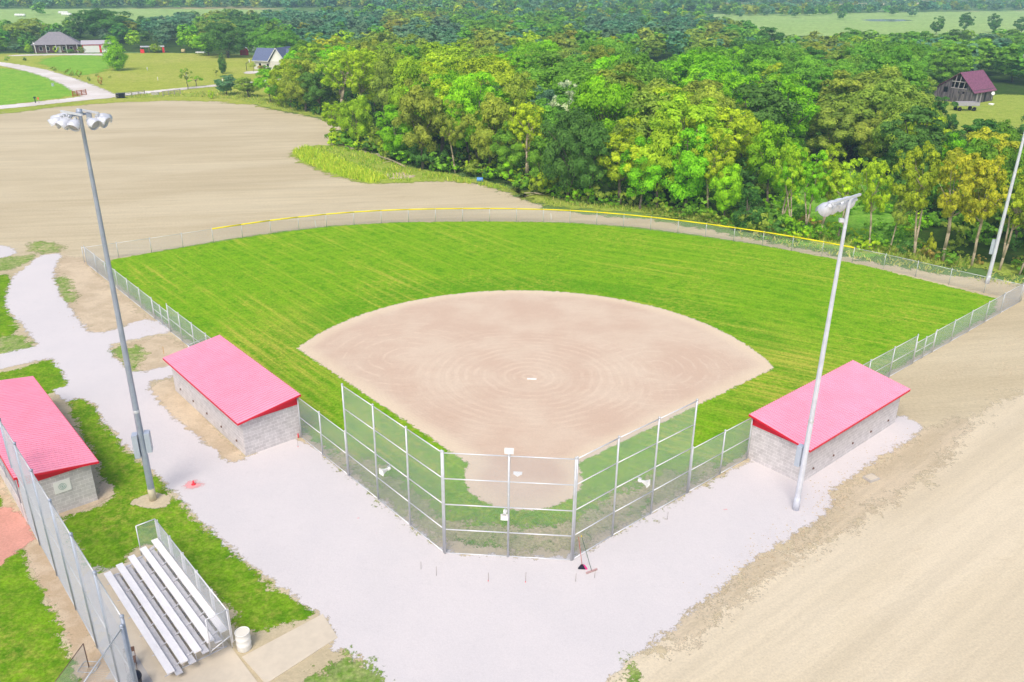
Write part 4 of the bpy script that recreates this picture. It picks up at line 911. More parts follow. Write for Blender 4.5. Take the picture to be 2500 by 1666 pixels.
# trees that can be told apart in the photo: base x, base y, top y, half width (picture units), colour, style
SPEC = [(520,219,166,30,'TG','round'),(572,224,172,34,'OL','round'),(622,236,150,38,'BG','round'),(668,248,128,46,'YG','round'),(702,256,112,50,'OL','round'),
(738,262,150,44,'DG','round'),(690,222,100,44,'BG','round'),(782,270,92,56,'YG','airy'),(842,286,84,56,'YG','airy'),(862,258,78,44,'OL','round'),(908,298,96,50,'OL','round'),
(768,330,222,36,'YG','airy'),(822,340,214,44,'YG','spread'),(912,368,232,58,'BG','round'),(972,388,158,62,'OL','round'),(1015,372,118,60,'YG','tall'),
(955,330,106,58,'YG','round'),(1046,398,214,40,'OL','airy'),(1082,388,142,62,'BG','round'),(1124,402,196,56,'OL','round'),(1168,418,270,46,'G','round'),(1210,424,210,54,'YG','airy'),
(1186,376,150,58,'OL','round'),(1246,446,300,44,'G','round'),(1302,462,232,74,'DG','spread'),(1350,470,262,58,'DG','round'),(1388,392,158,88,'BG','spread'),(1296,372,158,38,'SG','tall'),
(1246,360,186,52,'TG','round'),(1424,474,240,56,'YG','tall'),(1470,482,300,56,'BG','round'),(1508,484,246,62,'YG','round'),(1568,492,262,70,'BG','round'),(1626,502,276,56,'YG','airy'),
(1664,514,350,40,'BG','round'),(1604,404,186,72,'OL','spread'),(1694,430,238,60,'YG','round'),(1716,524,396,42,'DG','conical'),(1762,470,246,58,'BG','round'),(1790,530,318,44,'BG','airy'),
(1818,535,300,40,'YG','airy'),(1850,540,330,44,'BG','airy'),(1884,540,318,46,'YG','airy'),(1924,552,352,44,'YG','airy'),(1997,574,338,40,'YG','airy'),(2043,579,410,24,'OL','airy'),
(2101,589,296,54,'YB','airy'),(2166,602,306,66,'YB','airy'),(2128,592,530,16,'YB','bush'),(2232,612,330,52,'YB','airy'),(2296,622,350,56,'YB','airy'),(2342,632,372,40,'OL','airy'),(2400,640,360,50,'YB','airy'),
(2080,470,280,50,'DG','round'),(2000,392,228,62,'OL','round'),(2060,412,208,74,'OL','spread'),(2110,430,236,56,'YG','round'),(2146,330,214,38,'DG','round'),(2196,520,300,54,'G','round'),
(2240,540,300,60,'G','round'),(2330,560,256,62,'G','round'),(2270,430,264,58,'G','spread'),(2345,400,240,56,'DG','round'),(2400,520,250,60,'DG','round'),(2180,450,296,40,'BG','round'),
(1842,271,118,62,'G','spread'),(1915,262,126,58,'G','round'),(1665,340,150,60,'BG','round'),(1640,372,206,60,'OL','spread'),(1540,380,220,52,'OL','round'),
(1440,300,104,70,'G','spread'),(1375,262,92,50,'OL','round'),(2060,250,86,50,'G','round'),(525,133,46,56,'DG','spread'),(640,140,62,60,'G','spread'),(480,128,70,40,'BG','round'),(240,96,14,70,'DG','spread'),(60,100,34,44,'OL','round'),(1770,128,52,38,'DG','round'),(1945,132,60,36,'G','round'),(2215,74,26,19,'DG','round'),(2150,80,34,16,'DG','round'),(2280,76,28,18,'DG','round'),(2345,80,36,20,'DG','round'),(1110,100,40,44,'G','round'),(2110,128,66,38,'G','round'),(2195,122,64,36,'DG','round'),(2275,126,70,40,'TG','round'),(2338,122,66,36,'G','round'),(2325,188,122,44,'G','round'),(2150,150,92,36,'OL','round')]
taken = []
allt = []
for bx_, by_, r_ in ((-168,245,17),(-155.5,244,13),(-137,252,10),(-86,206,14),(93,168,22),(-107,245,6)): taken.append((bx_, by_, r_))
for (bx, by, ty, hw, code, sty) in SPEC:
    x, y = A(bx, by); dist = (at(bx, by)-CAM).dot(fw); h = hgt(bx, by, ty)*.98; rad = hw*dist/(F0/K)*1.02
    allt.append([x, y, h, rad, sty, code, 0]); taken.append((x, y, rad))

ANCH = [(760,130,'YG'),(900,110,'OL'),(700,170,'G'),(660,230,'DG'),(1000,120,'YG'),(1060,160,'YG'),(1080,220,'BG'),(1180,200,'OL'),(1200,130,'BG'),(1120,95,'OL'),(1260,180,'G'),(1430,110,'G'),(1480,150,'G'),
(1250,330,'DG'),(1440,260,'YG'),(1550,330,'BG'),(1640,300,'YG'),(1600,200,'OL'),(1660,150,'BG'),(1760,250,'BG'),(1840,160,'G'),(1990,230,'OL'),(2060,220,'OL'),(2150,240,'DG'),(2130,340,'YB'),(2260,340,'YB'),
(2000,360,'YG'),(1880,350,'BG'),(2200,300,'G'),(2330,270,'DG'),(2100,130,'G'),(2230,100,'G'),(1750,100,'G'),(1600,85,'OL'),(1500,90,'OL'),(1380,60,'TG'),(1250,60,'G'),(1100,50,'G'),(950,40,'OL'),(820,50,'TG'),(700,60,'TG'),(1000,80,'TG'),(1300,100,'OL'),(1900,110,'OL'),(2000,110,'G'),(2300,140,'G'),(1330,85,'G'),(1560,60,'TG'),(1450,60,'TG'),
(100,50,'G'),(200,90,'DG'),(300,70,'DG'),(380,60,'TG'),(420,90,'BG'),(500,60,'OL'),(560,40,'DG'),(620,90,'G'),(30,90,'G')]
FARM = ['TG','DG','G','OL','TG','G','TG','YG']
def colour_at(px, py, dist):
    if rng.random() < .30 or dist > 520:
        return rng.choice(FARM if dist > 210 else ['BG','G','OL','YG','DG'])
    return min(ANCH, key=lambda a: ((a[0]-px)**2+((a[1]-py)*1.6)**2)*rng.uniform(.5, 1.6))[2]
def inpoly(x, y, pl):
    c = False; j = len(pl)-1
    for i in range(len(pl)):
        if (pl[i][1] > y) != (pl[j][1] > y) and x < (pl[j][0]-pl[i][0])*(y-pl[i][1])/(pl[j][1]-pl[i][1])+pl[i][0]: c = not c
        j = i
    return c
WOOD = [[(690,228),(712,190),(706,128),(650,122),(640,50),(900,36),(1540,40),(1640,60),(1720,90),(1760,118),(2353,104),(2900,112),(3600,420),(3000,700),(2460,606),(2353,590),(2250,596),(2180,560),(2110,500),(2060,430),(1980,400),(1860,400),(1780,440),(1740,500),(1600,470),(1500,460),(1340,440),(1250,415),(1160,390),(1040,375),(960,360),(900,340),(870,300),(840,272),(760,250),(690,225)],
        [(-700,128),(0,121),(300,117),(560,122),(640,128),(660,48),(480,52),(250,74),(0,80),(-700,90)]]
OUT = [[(1800,300),(1975,300),(1990,250),(1960,238),(1800,238)], [(1466,345),(1592,345),(1592,150),(1466,150)], [(2095,265),(2150,212),(2290,196),(2353,203),(2800,230),(2800,400),(2500,500),(2353,440),(2095,430)]]
wp = [A(x, y) for pl in WOOD for x, y in pl]
yy_ = 62.0
cand = []
# jittered hexagonal scatter over the wood
row = 0
while yy_ < 560:
    d0 = yy_+39; sp = 8.0 if d0 < 200 else (9.2 if d0 < 300 else 11.0)
    xx_ = -520.0+(row % 2)*sp/2
    while xx_ < 620:
        x = xx_+rng.uniform(-.34, .34)*sp; y = yy_+rng.uniform(-.34, .34)*sp; xx_ += sp
        px, py = proj((x, y, 0))
        if px < -160 or px > 2620: continue
        if not any(inpoly(px, py, pl) for pl in WOOD) or any(inpoly(px, py, pl) for pl in OUT): continue
        if any((x-a)**2+(y-b)**2 < (r_*.55+2.2)**2 for a, b, r_ in taken): continue
        d = math.hypot(x-CAM.x, y-CAM.y)
        h = rng.uniform(9.5, 14.0)*float(np.interp(py, [60, 90, 130, 200, 260], [.58, .62, .72 if 700 < px < 1600 else .55, .9, 1]))*(.8 if px < 260 else 1); sty = rng.choice(['round','round','round','tall','spread' if d < 260 else 'round','airy' if d < 200 else 'tall'])
        rad = STY[sty][1]*h/13*rng.uniform(.9, 1.15)*(1.15 if d < 230 else 1.3 if d < 330 else 1.4)
        tp = proj((x, y, h*.75)); cand.append([x, y, h, rad, sty, colour_at(tp[0], tp[1], d), d])
    yy_ += sp*.87; row += 1
cand.sort(key=lambda c: c[6])
NTOP = 290
inframe = [c for c in cand if -20 < proj((c[0], c[1], c[2]))[0] < 2373]
near = inframe[:NTOP-len(allt)]; ids = {id(c) for c in near}
farw = [c for c in cand if id(c) not in ids]
allt += near
# descriptive labels: colour, build, landmark zone, place in the zone
def zone(px, by):
    if by < 150 and px < 720:
        return "beyond the hip-roofed farmhouse" if px < 190 else "beyond the white garage" if px < 330 else "beyond the red sheds" if px < 545 else "behind the blue-roofed house"
    if px < 730: return "beside the lane near the blue-roofed house"
    row_ = "at the wood's front" if by > front(px)-45 else ("in mid wood" if by > 190 else "in the far wood")
    for lim, nm in ((880,"beside the tan field"),(1120,"behind the tall grass"),(1380,"behind centre outfield"),(1600,"right of the silvery tree"),(1780,"right of picture centre"),(1990,"behind the right light pole"),(2220,"left of the barn"),(9999,"near the far right pole")):
        if px < lim: return row_+" "+nm
def front(px): return float(np.interp(px, [600,740,860,960,1100,1250,1330,1500,1740,2000,2353], [236,265,345,385,405,450,468,484,525,575,630]))
SN = dict(round="rounded", tall="narrow tall", spread="broad", airy="open-crowned", bush="low", conical="cone-shaped")
SHORT = {"at the front edge of the wood": "front of wood", "in the middle of the wood": "mid wood", "in the far part of the wood": "far wood"}
grp = {}
for T in allt:
    px, by = proj((T[0], T[1], 0)); z_ = zone(px, by); T.append(px); T.append(z_); grp.setdefault((z_, T[5], T[4]), []).append(T)
ORD = ["first","second","third","fourth","fifth","sixth","seventh","eighth","ninth","tenth","eleventh","twelfth"]
for (z_, code, sty), L_ in grp.items():
    L_.sort(key=lambda T: T[7])
    noun = "bush" if sty == 'bush' else "tree"
    for i, T in enumerate(L_):
        base_l = f"{SN[sty]} {CN[code]} {noun} {z_}"
        if len(L_) > 1: base_l = f"{ORD[min(i, 11)]} from left, {base_l}"
        place(T[0], T[1], T[2], T[3], sty, code, base_l, noun)

# far woodland: more than anyone could count, one mass
LOD = {}
for s_n in ('round', 'tall', 'spread'):
    for i in range(2):
        LOD[(s_n, i, 0)] = crown_arrays(s_n, 70+i, 1500, .85)[:2]; LOD[(s_n, i, 1)] = crown_arrays(s_n, 80+i, 420, 1.6)[:2]; LOD[(s_n, i, 2)] = crown_arrays(s_n, 90+i, 130, 2.9)[:2]
def mass(name, items, lods):
    Q, T_, Cc = [], [], []
    for (x, y, h, rad, sty, code, d) in items:
        sty = sty if sty in ('round', 'tall', 'spread') else 'round'
        q, tint = LOD[(sty, rng.randrange(2), lods(d))]; H, R = STY[sty][:2]; a = rng.uniform(0, 6.28); cs, sn = math.cos(a), math.sin(a)
        v = q*np.array([rad/R, rad/R, h/H]); v2 = v.copy(); v2[..., 0] = v[..., 0]*cs-v[..., 1]*sn+x; v2[..., 1] = v[..., 0]*sn+v[..., 1]*cs+y
        c = PAL[code]; j = rng.uniform(.85, 1.15); k2 = rng.uniform(.85, 1.15)
        Q.append(v2); T_.append(tint); Cc.append(np.tile(np.array([c[0]*j, c[1]*k2, c[2]*k2]), (len(q), 1)))
    return quads_object(name, np.concatenate(Q), np.concatenate(T_), M['leaf_stuff'], np.concatenate(Cc))
w_ = mass("woodland", farw, lambda d: 0 if d < 260 else 1)
tag(w_, "dense far wood of mixed green trees beyond the houses and fields", "woodland", None, "stuff")
# tree belts on the horizon, between the far pastures
belts = []
def belt(poly, sp, hh):
    wpx = [A(*q) for q in poly]; x0_, x1_ = min(p[0] for p in wpx), max(p[0] for p in wpx); y0_, y1_ = min(p[1] for p in wpx), max(p[1] for p in wpx)
    y = y0_
    while y < y1_:
        x = x0_
        while x < x1_:
            a, b = x+rng.uniform(-.45, .45)*sp, y+rng.uniform(-.45, .45)*sp; x += sp
            if inpoly(a, b, wpx) and b > 350:
                h = rng.uniform(.75, 1.2)*hh; belts.append([a, b, h, h*.5*rng.uniform(.8, 1.3), 'round', rng.choice(['TG','DG','TG','G','DG','OL']), 900])
        y += sp*.9
belt([(-200,21),(0,21),(230,20),(420,20),(640,20),(900,20),(900,8),(400,10),(0,8),(-200,8)], 10, 8)
belt([(900,34),(1560,34),(1660,28),(1660,10),(900,12)], 10, 8)
belt([(1660,38),(1840,38),(1990,32),(2353,23),(2600,20),(2600,14),(2353,15),(1990,23),(1840,28),(1660,22)], 11, 7)
belt([(-200,-2),(400,-1),(400,-16),(-200,-16)], 16, 9); belt([(700,0),(1180,2),(1180,-14),(700,-14)], 16, 9)
belt([(1500,8),(1840,12),(2353,4),(2700,2),(2700,-16),(1500,-14)], 16, 10)
belt([(-300,-20),(2700,-20),(2700,-30),(-300,-30)], 26, 13)
for p_ in ((150,44),(100,38),(420,43),(560,44)): belt([(p_[0]-8,p_[1]),(p_[0]+8,p_[1]),(p_[0]+8,p_[1]-3),(p_[0]-8,p_[1]-3)], 12, 9)
for (a_, b_) in ((1700,42),(1830,42),(1940,46),(2050,36),(2100,40)): belt([(a_-10,b_),(a_+10,b_),(a_+10,b_-2),(a_-10,b_-2)], 14, 7)
b_ = mass("tree_belts", belts, lambda d: 2); tag(b_, "hazy blue-green belts of trees between pastures on the horizon", "woodland", None, "stuff")

# undergrowth along and inside the near wood
Q, T_, Cc = [], [], []
UB = [crown_arrays('bush', 300+i, 260, .34)[:2] for i in range(4)]
def bushes(pts):
    for (x, y, s, code) in pts:
        if math.hypot(x, y) < 54.5: continue
        q, tint = UB[rng.randrange(4)]; a = rng.uniform(0, 6.28); cs, sn = math.cos(a), math.sin(a); v = q*np.array([s, s, s*rng.uniform(.7, 1.25)]); v2 = v.copy()
        v2[..., 0] = v[..., 0]*cs-v[..., 1]*sn+x; v2[..., 1] = v[..., 0]*sn+v[..., 1]*cs+y; c = np.array(PAL[code])*rng.uniform(.75, 1.15)
        Q.append(v2); T_.append(tint); Cc.append(np.tile(c, (len(q), 1)))
edge = [(640,243),(700,256),(745,266),(840,322),(760,338),(870,352),(900,368),(960,384),(1040,398),(1100,408),(1160,420),(1240,450),(1330,470),(1420,478),(1500,486),(1600,504),(1740,534),(1850,550),(1950,568),(2050,588),(2150,606),(2250,622),(2353,640),(2450,655)]
bl = []
for (x0_, y0_), (x1_, y1_) in zip(edge[:-1], edge[1:]):
    a, b = at(x0_, y0_), at(x1_, y1_); n = int((b-a).length/1.3)+1
    for i in range(n):
        for k_ in range(2):
            p = a.lerp(b, (i+rng.random())/n); o_ = rng.uniform(-1, 4.5)*(1 if k_ else .6)
            rightside = x0_ > 1740
            if rightside and rng.random() < .45: continue
            bl.append((p.x+rng.uniform(-.6,.6), p.y+o_, rng.uniform(.45, 1.25)*(.7 if rightside else 1), rng.choice(['G','DG','G','BG','OL','OL','YG'] if not rightside else ['G','OL','OR','OL','DG'])))
for _ in range(1100):
    px = rng.uniform(640, 2500); py = rng.uniform(230, 600); x, y = A(px, py)
    if any(inpoly(px, py, pl) for pl in WOOD) and not any(inpoly(px, py, pl) for pl in OUT): bl.append((x, y, rng.uniform(.6, 1.7), rng.choice(['G','DG','DG','G','OL'])))
for _ in range(120):
    px = rng.uniform(1750, 2120); py = rng.uniform(400, 585); x, y = A(px, py); bl.append((x, y, rng.uniform(.3, .8), rng.choice(['BG','BG','YG','G'])))
bushes(bl)
o = quads_object("undergrowth", np.concatenate(Q), np.concatenate(T_), M['leaf_stuff'], np.concatenate(Cc)); tag(o, "tangled undergrowth along and inside the near wood", "undergrowth", None, "stuff")
# tall weeds: upright blades in the rough strips
g = np.random.default_rng(4); tufts = []
def weeds(poly, n, h0, h1, cols, w=.16):
    wpx = [A(*q) for q in poly]; xs = [p[0] for p in wpx]; ys = [p[1] for p in wpx]; k_ = 0
    while k_ < n:
        x, y = g.uniform(min(xs), max(xs)), g.uniform(min(ys), max(ys)); k_ += 1
        if inpoly(x, y, wpx) and noise.noise(Vector((x*.35, y*.35, 3))) > -.25: tufts.append((x, y, g.uniform(h0, h1), w, cols[g.integers(len(cols))]))
tall = [(672,352),(705,342),(760,336),(850,356),(900,376),(960,392),(1020,402),(1090,418),(1180,436),(1150,436),(1010,413),(930,418),(850,422),(790,408),(730,388),(692,370)]
tall2 = [(672,352),(705,342),(740,352),(800,380),(860,400),(900,418),(850,422),(790,408),(730,388),(692,370)]
weeds(tall, 9000, .2, .55, [(0.46,0.65,0.08),(0.62,0.68,0.12),(0.34,0.56,0.06)]); weeds(tall2, 14000, .4, .9, [(0.65,0.81,0.08),(0.56,0.78,0.08),(0.78,0.84,0.12)])
weeds([(1250,470),(1420,484),(1600,508),(1850,556),(2100,600),(2240,620),(2240,600),(2100,575),(1850,530),(1600,486),(1420,470),(1250,458)], 16000, .2, .6, [(0.46,0.59,0.11),(0.62,0.62,0.19),(0.28,0.46,0.08)])
weeds([(1700,548),(2000,602),(2260,650),(2353,660),(2353,640),(2000,580),(1700,530)], 2600, .1, .35, [(0.56,0.65,0.16),(0.71,0.68,0.25)])
weeds([(560,231),(430,222),(300,226),(300,221),(430,213),(560,212),(640,236),(745,270),(700,262)], 6000, .2, .6, [(0.53,0.62,0.11),(0.71,0.65,0.22),(0.37,0.53,0.09)], .22)
xy = np.array([(a, b) for a, b, *_ in tufts]); hh = np.array([t_[2] for t_ in tufts])[:, None]; ww = np.array([t_[3] for t_ in tufts])[:, None]; cc = np.array([t_[4] for t_ in tufts])
n = len(tufts); an = g.uniform(0, 2*np.pi, n); dx = np.stack([np.cos(an), np.sin(an)], 1)*ww/2; ln = g.normal(size=(n, 2))*.15
z0 = np.zeros((n, 1)); q = np.stack([np.concatenate([xy-dx, z0], 1), np.concatenate([xy+dx, z0], 1), np.concatenate([xy+dx*.3+ln, hh], 1), np.concatenate([xy-dx*.5+ln, hh*.9], 1)], 1)
o = quads_object("tall_grass", q, np.clip(g.normal(.5, .2, n), 0, 1), M['leaf_stuff'], cc); tag(o, "tall yellow-green grass and weeds between the bare ground and the wood", "grass", None, "stuff")

# yard trees and shrubs by the houses
def yard(bx, by, ty, hw, code, sty, label, cat="tree", grp_="yard trees and shrubs"):
    x, y = A(bx, by); dist = (at(bx, by)-CAM).dot(fw); return place(x, y, hgt(bx, by, ty)*.99, hw*dist/(F0/K), sty, code, label, cat, grp_)
yard(270,163,79,24,'BG','teardrop',"large teardrop-shaped tree standing alone on the lawn beside the white garage")
yard(513,170,119,9,'DG','teardrop',"slim dark columnar tree on the lawn left of the basketball hoop")
yard(432,206,150,18,'OL','sapling',"thin leaning tree with feathery crown beside the narrow lane")
yard(452,200,172,20,'BG','sapling',"small bent tree arching right over the narrow lane")
yard(358,122,99,13,'YG','round',"small round pale tree beside the red machine shed")
yard(57,140,130,7,'DG','bush',"small round dark evergreen shrub below the farmhouse drive",'shrub')
yard(16,140,128,6,'G','bush',"small green shrub left of the round dark evergreen",'shrub')
yard(67,122,101,8,'YG','teardrop',"orange-topped yellow small tree left of the farmhouse flagpole")
yard(130,122,105,9,'YG','bush',"rounded yellow-green shrub in front of the farmhouse",'shrub')
yard(148,121,104,12,'DG','round',"dark small tree in front of the farmhouse porch")
yard(163,123,112,10,'G','round',"dark spreading shrub at the farmhouse's right front")
yard(187,124,106,10,'OL','round',"pale olive small tree between farmhouse and garage")
yard(38,120,98,14,'TG','tall',"bluish green tall shrub left of the farmhouse")
yard(10,118,96,14,'G','round',"mid green tree at the left picture edge by the farm drive")
for (x_, y_, t_, w__, lb) in [(125,163,152,6,"lowest-left"),(163,175,155,9,"third"),(182,178,160,9,"bushiest"),(205,186,174,6,"fourth small"),(232,196,172,8,"reddish"),(222,176,168,4,"thin upright"),(252,180,172,4,"second thin")]:
    yard(x_, y_, t_, w__, 'OL' if lb != "reddish" else 'OR', 'bush', f"{lb} scrubby sapling in the overgrown fence row beside the white lane", 'sapling')
yard(418,168,158,7,'BG','bush',"left of the low leafy shrubs in the middle of the lawn",'shrub')
yard(497,176,156,9,'OL','sapling',"bare twiggy small tree left of the slim columnar tree")
yard(583,165,142,9,'OL','sapling',"bare twiggy tree right of the basketball hoop")
for (x_, y_, w__, cd, lb) in [(612,172,15,'G',"leftmost green shrub in front of the blue-roofed house"),(640,176,17,'BG',"bright green shrub in front of the blue-roofed house"),(602,172,10,'OR',"reddish shrub by the blue-roofed house's left corner")]:
    yard(x_, y_, 148, w__, cd, 'round', lb, 'shrub')
yard(486,228,205,10,'YG','bush',"yellowish weed clump at the edge of the tan field",'shrub')
yard(590,126,106,10,'SG','round',"small grey-green bush between the red arched shed and the house",'shrub')

# ------------------------------------------------------------------ far buildings
def hip_house(root, w, d, zw, zr, ridge, over, wallm, roofm):
    q = MB(); q.box((0,0,zw/2), (w,d,zw)); wl_ = q.build("wall", wallm, root)
    q = MB(); W_, D_ = w/2+over, d/2+over
    q.add([(-W_,-D_,zw),(W_,-D_,zw),(W_,D_,zw),(-W_,D_,zw),(-ridge/2,0,zr),(ridge/2,0,zr)], [(0,1,5,4),(1,2,5),(2,3,4,5),(3,0,4),(3,2,1,0)])
    q.build("roof", roofm, root)
rt_ = math.atan2(243.7-237.8, 174.1-162.2)
fx, fy = (-170.0, 244.4)
root = empty("farmhouse", (fx, fy, 0), rt_, "low farmhouse with wide grey hipped roof and dark brick front at upper left", "house", "houses")
hip_house(root, 13.4, 7.5, 2.55, 6.3, 3.4, .7, M['brickred'], M['shingle'])
for x in (-4.6,-2.6,-.6,2.2,4.4):
    q = MB(); q.box((x,-3.77,1.35), (1.0,.06,1.3)); f_ = q.build("window", M['cream'], root)
    q = MB(); q.box((x,-3.82,1.35), (.8,.04,1.1)); q.build("pane", M['dark'], f_)
q = MB(); q.box((.8,-3.78,1.1), (1.0,.07,2.1)); q.build("door", M['cream'], root)
for x in (-6.2,-3,0,3,6.2): q = MB(); q.box((x,-4.3,1.25), (.16,.16,2.5)); q.build("porch_post", M['white'], root)
root = empty("flagpole", (*A(84,123), 0), 0, "white flagpole standing at the left corner of the farmhouse", "flagpole")
q = MB(); q.tube((0,0,0), (-.5,0,3.6), .07, .05); q.build("pole", M['white'], root)
q = MB(); q.box((-.35,-.02,2.8), (.42,.05,.9)); q.build("flag", M['white'], root)
root = empty("garage", (*A(224,121), 0), rt_, "white and red two-door garage with pale roof left of the teardrop tree", "garage")
gw, gd = 8.6, 5.5
q = MB(); q.box((0,gd/2,1.3), (gw,gd,2.6)); q.build("wall", M['white'], root)
q = MB(); q.add([(-gw/2-.3,-.3,2.55),(gw/2+.3,-.3,2.55),(gw/2+.3,gd/2,3.7),(-gw/2-.3,gd/2,3.7),(gw/2+.3,gd+.3,2.55),(-gw/2-.3,gd+.3,2.55)], [(0,1,2,3),(3,2,4,5),(5,4,1,0),(1,4,2),(0,3,5)]); q.build("roof", flat("pale_steel_roof", (.50,.46,.50), .6), root)
q = MB(); q.box((0,-.02,2.4), (gw,.08,.3)); q.box((1.1,-.02,1.1), (.6,.08,2.2)); q.box((-gw/2+.1,-.02,1.2), (.2,.08,2.4)); q.build("trim", M['fascia'], root)
for x in (-2.2, 2.9): q = MB(); q.box((x,-.03,1.05), (2.6,.06,2.05)); q.build("door", M['white'], root)
root = empty("arched_shed", (*A(562,127), 0), .35, "small red garden shed with white-edged barrel roof left of the blue-roofed house", "shed")
q = MB(); pr_ = [(-1.3,0),(1.3,0),(1.3,1.4),(.9,2.1),(0,2.45),(-.9,2.1),(-1.3,1.4)]
n = len(pr_); q.add([(x,-1.4,z) for x, z in pr_]+[(x,1.4,z) for x, z in pr_], [tuple(range(n)),tuple(range(n,2*n))[::-1],(0,n,n+1,1),(1,n+1,n+2,2),(6,n+6,n,0)]); q.build("wall", flat("barn_red", (.42,.01,.03), .7), root)
q = MB(); rp_ = [(1.42,1.32),(.98,2.18),(0,2.56),(-.98,2.18),(-1.42,1.32)]
for i in range(4): (xa, za), (xb, zb) = rp_[i], rp_[i+1]; q.add([(xa,-1.5,za),(xa,1.5,za),(xb,1.5,zb),(xb,-1.5,zb),(xa,-1.5,za+.07),(xa,1.5,za+.07),(xb,1.5,zb+.07),(xb,-1.5,zb+.07)], [(0,1,2,3),(7,6,5,4),(0,4,5,1),(1,5,6,2),(2,6,7,3),(3,7,4,0)])
q.build("roof", M['white'], root)
q = MB(); q.box((0,-1.43,.9), (1.0,.06,1.7)); q.build("door", flat("shed_door_red", (.30,.01,.02), .7), root)
root = empty("machine_shed", (*A(352,122), 0), rt_, "low open-sided shed with red trim in front of the far trees", "shed")
q = MB(); q.box((0,2,1.9), (7.6,4.2,.15)); q.build("roof", M['alu_dull'], root)
q = MB(); q.box((-3.3,.2,.6), (1.2,2.0,1.1)); q.box((3.3,.1,.85), (.6,.3,1.7)); q.build("wall", M['red'], root)
for x in (-3.7,-1.2,1.2,3.7): q = MB(); q.box((x,-.05,.95), (.14,.14,1.9)); q.build("post", M['rust'], root)
q = MB(); q.lathe([(.001,-.55),(.6,-.55),(.64,-.4),(.64,.4),(.6,.55),(.001,.55)], 16, Matrix.Translation((0,0,.62)) @ Matrix.Rotation(math.pi/2, 4, 'Y'))
o = q.build("hay_bale", flat("straw", (.55,.44,.22), .95, var=.2)); o.location = (*A(422,122), 0); tag(o, "single round straw bale right of the red machine shed", "hay bale")
for i, (x_, y_, r_) in enumerate([(145,37,1.0),(38,39,1.0),(138,33,1.0)]):
    q = MB(); [q.lathe([(.001,-.7),(.75,-.7),(.8,0),(.75,.7),(.001,.7)], 10, Matrix.Translation((j*1.5,0,.8)) @ Matrix.Rotation(math.pi/2, 4, 'Y')) for j in range(4)]
    o = q.build("wrapped_bales", M['white']); o.location = (*A(x_, y_), .1); tag(o, ["white-wrapped bale row at the middle of the far left pasture","white-wrapped bale row at the left end of the far left pasture","short pale bale row at the back of the far left pasture"][i], "hay bales", "wrapped bale rows")
q = MB(); q.box((0,0,.35), (3.0,1.2,.3)); q.box((-1,0,.1), (.1,1,.2)); q.box((1,0,.1), (.1,1,.2)); o = q.build("trailer", M['white']); o.location = (*A(461,123), 0); tag(o, "low white flat trailer on the grass between straw bale and red shed", "trailer")
# blue-roofed house
bl_, br_ = Vector(A(584,160)), Vector(A(662,163)); ax = (br_-bl_).normalized(); an_ = math.atan2(ax.y, ax.x)
root = empty("blue_roofed_house", (*((bl_+br_)/2), 0), an_, "pale house with slate-blue gabled roofs half hidden by trees", "house", "houses")
Lh = (br_-bl_).length
q = MB(); q.box((-.6,3,1.2), (Lh-1.4,6,2.4)); q.box((Lh/2-2.0,1.2,1.3), (4.4,6.4,2.6)); q.build("wall", M['cream'], root)
def gable(mb_, x0_, x1_, y0_, y1_, ze, zr_, th=.12, axis='x'):
    if axis == 'x':
        ym = (y0_+y1_)/2; P_ = lambda x, y, z: (x, y, z)
        secs = [(x0_, ym), (x1_, ym)]
        for (ya, yb) in ((y0_, ym), (y1_, ym)):
            v = [(x0_,ya,ze),(x1_,ya,ze),(x1_,yb,zr_),(x0_,yb,zr_)]; mb_.add(v+[(a,b,c+th) for a,b,c in v], [(0,1,2,3),(7,6,5,4),(0,4,5,1),(1,5,6,2),(2,6,7,3),(3,7,4,0)])
    else:
        xm = (x0_+x1_)/2
        for (xa, xb) in ((x0_, xm), (x1_, xm)):
            v = [(xa,y0_,ze),(xa,y1_,ze),(xb,y1_,zr_),(xb,y0_,zr_)]; mb_.add(v+[(a,b,c+th) for a,b,c in v], [(0,1,2,3),(7,6,5,4),(0,4,5,1),(1,5,6,2),(2,6,7,3),(3,7,4,0)])
q = MB(); gable(q, -Lh/2-.2, Lh/2, -.5, 6.5, 2.35, 5.5); gable(q, Lh/2-4.6, Lh/2+.6, -2.5, 6, 2.4, 6.0, axis='y'); q.build("roof", M['shingle_blue'], root)
q = MB(); x_ = Lh/2-2.0; q.add([(x_-2.2,-2.0,2.6),(x_+2.2,-2.0,2.6),(x_,-2.0,5.8),(x_-2.2,-1.9,2.6),(x_+2.2,-1.9,2.6),(x_,-1.9,5.8)], [(0,1,2),(5,4,3),(0,3,4,1),(1,4,5,2),(2,5,3,0)])
q.add([(-Lh/2+.1,0,2.3),(-Lh/2+.1,6,2.3),(-Lh/2+.1,3,5.4),(-Lh/2+.2,0,2.3),(-Lh/2+.2,6,2.3),(-Lh/2+.2,3,5.4)], [(0,2,1),(3,4,5),(0,1,4,3),(1,2,5,4),(2,0,3,5)]); q.build("gable_end", M['white'], root)
q = MB(); q.bar((x_-2.75,-2.52,2.42),(x_,-2.52,6.07),.14); q.bar((x_+2.75,-2.52,2.42),(x_,-2.52,6.07),.14); q.bar((-Lh/2-.2,-.5,2.36),(x_-2.6,-.5,2.36),.14); q.build("bargeboard", M['white'], root)
for x in (-3.2,-.8): q = MB(); q.box((x,-.02,1.3), (.9,.06,1.1)); w_2 = q.build("window", M['white'], root); q = MB(); q.box((x,-.06,1.3), (.7,.04,.9)); q.build("pane", M['dark'], w_2)
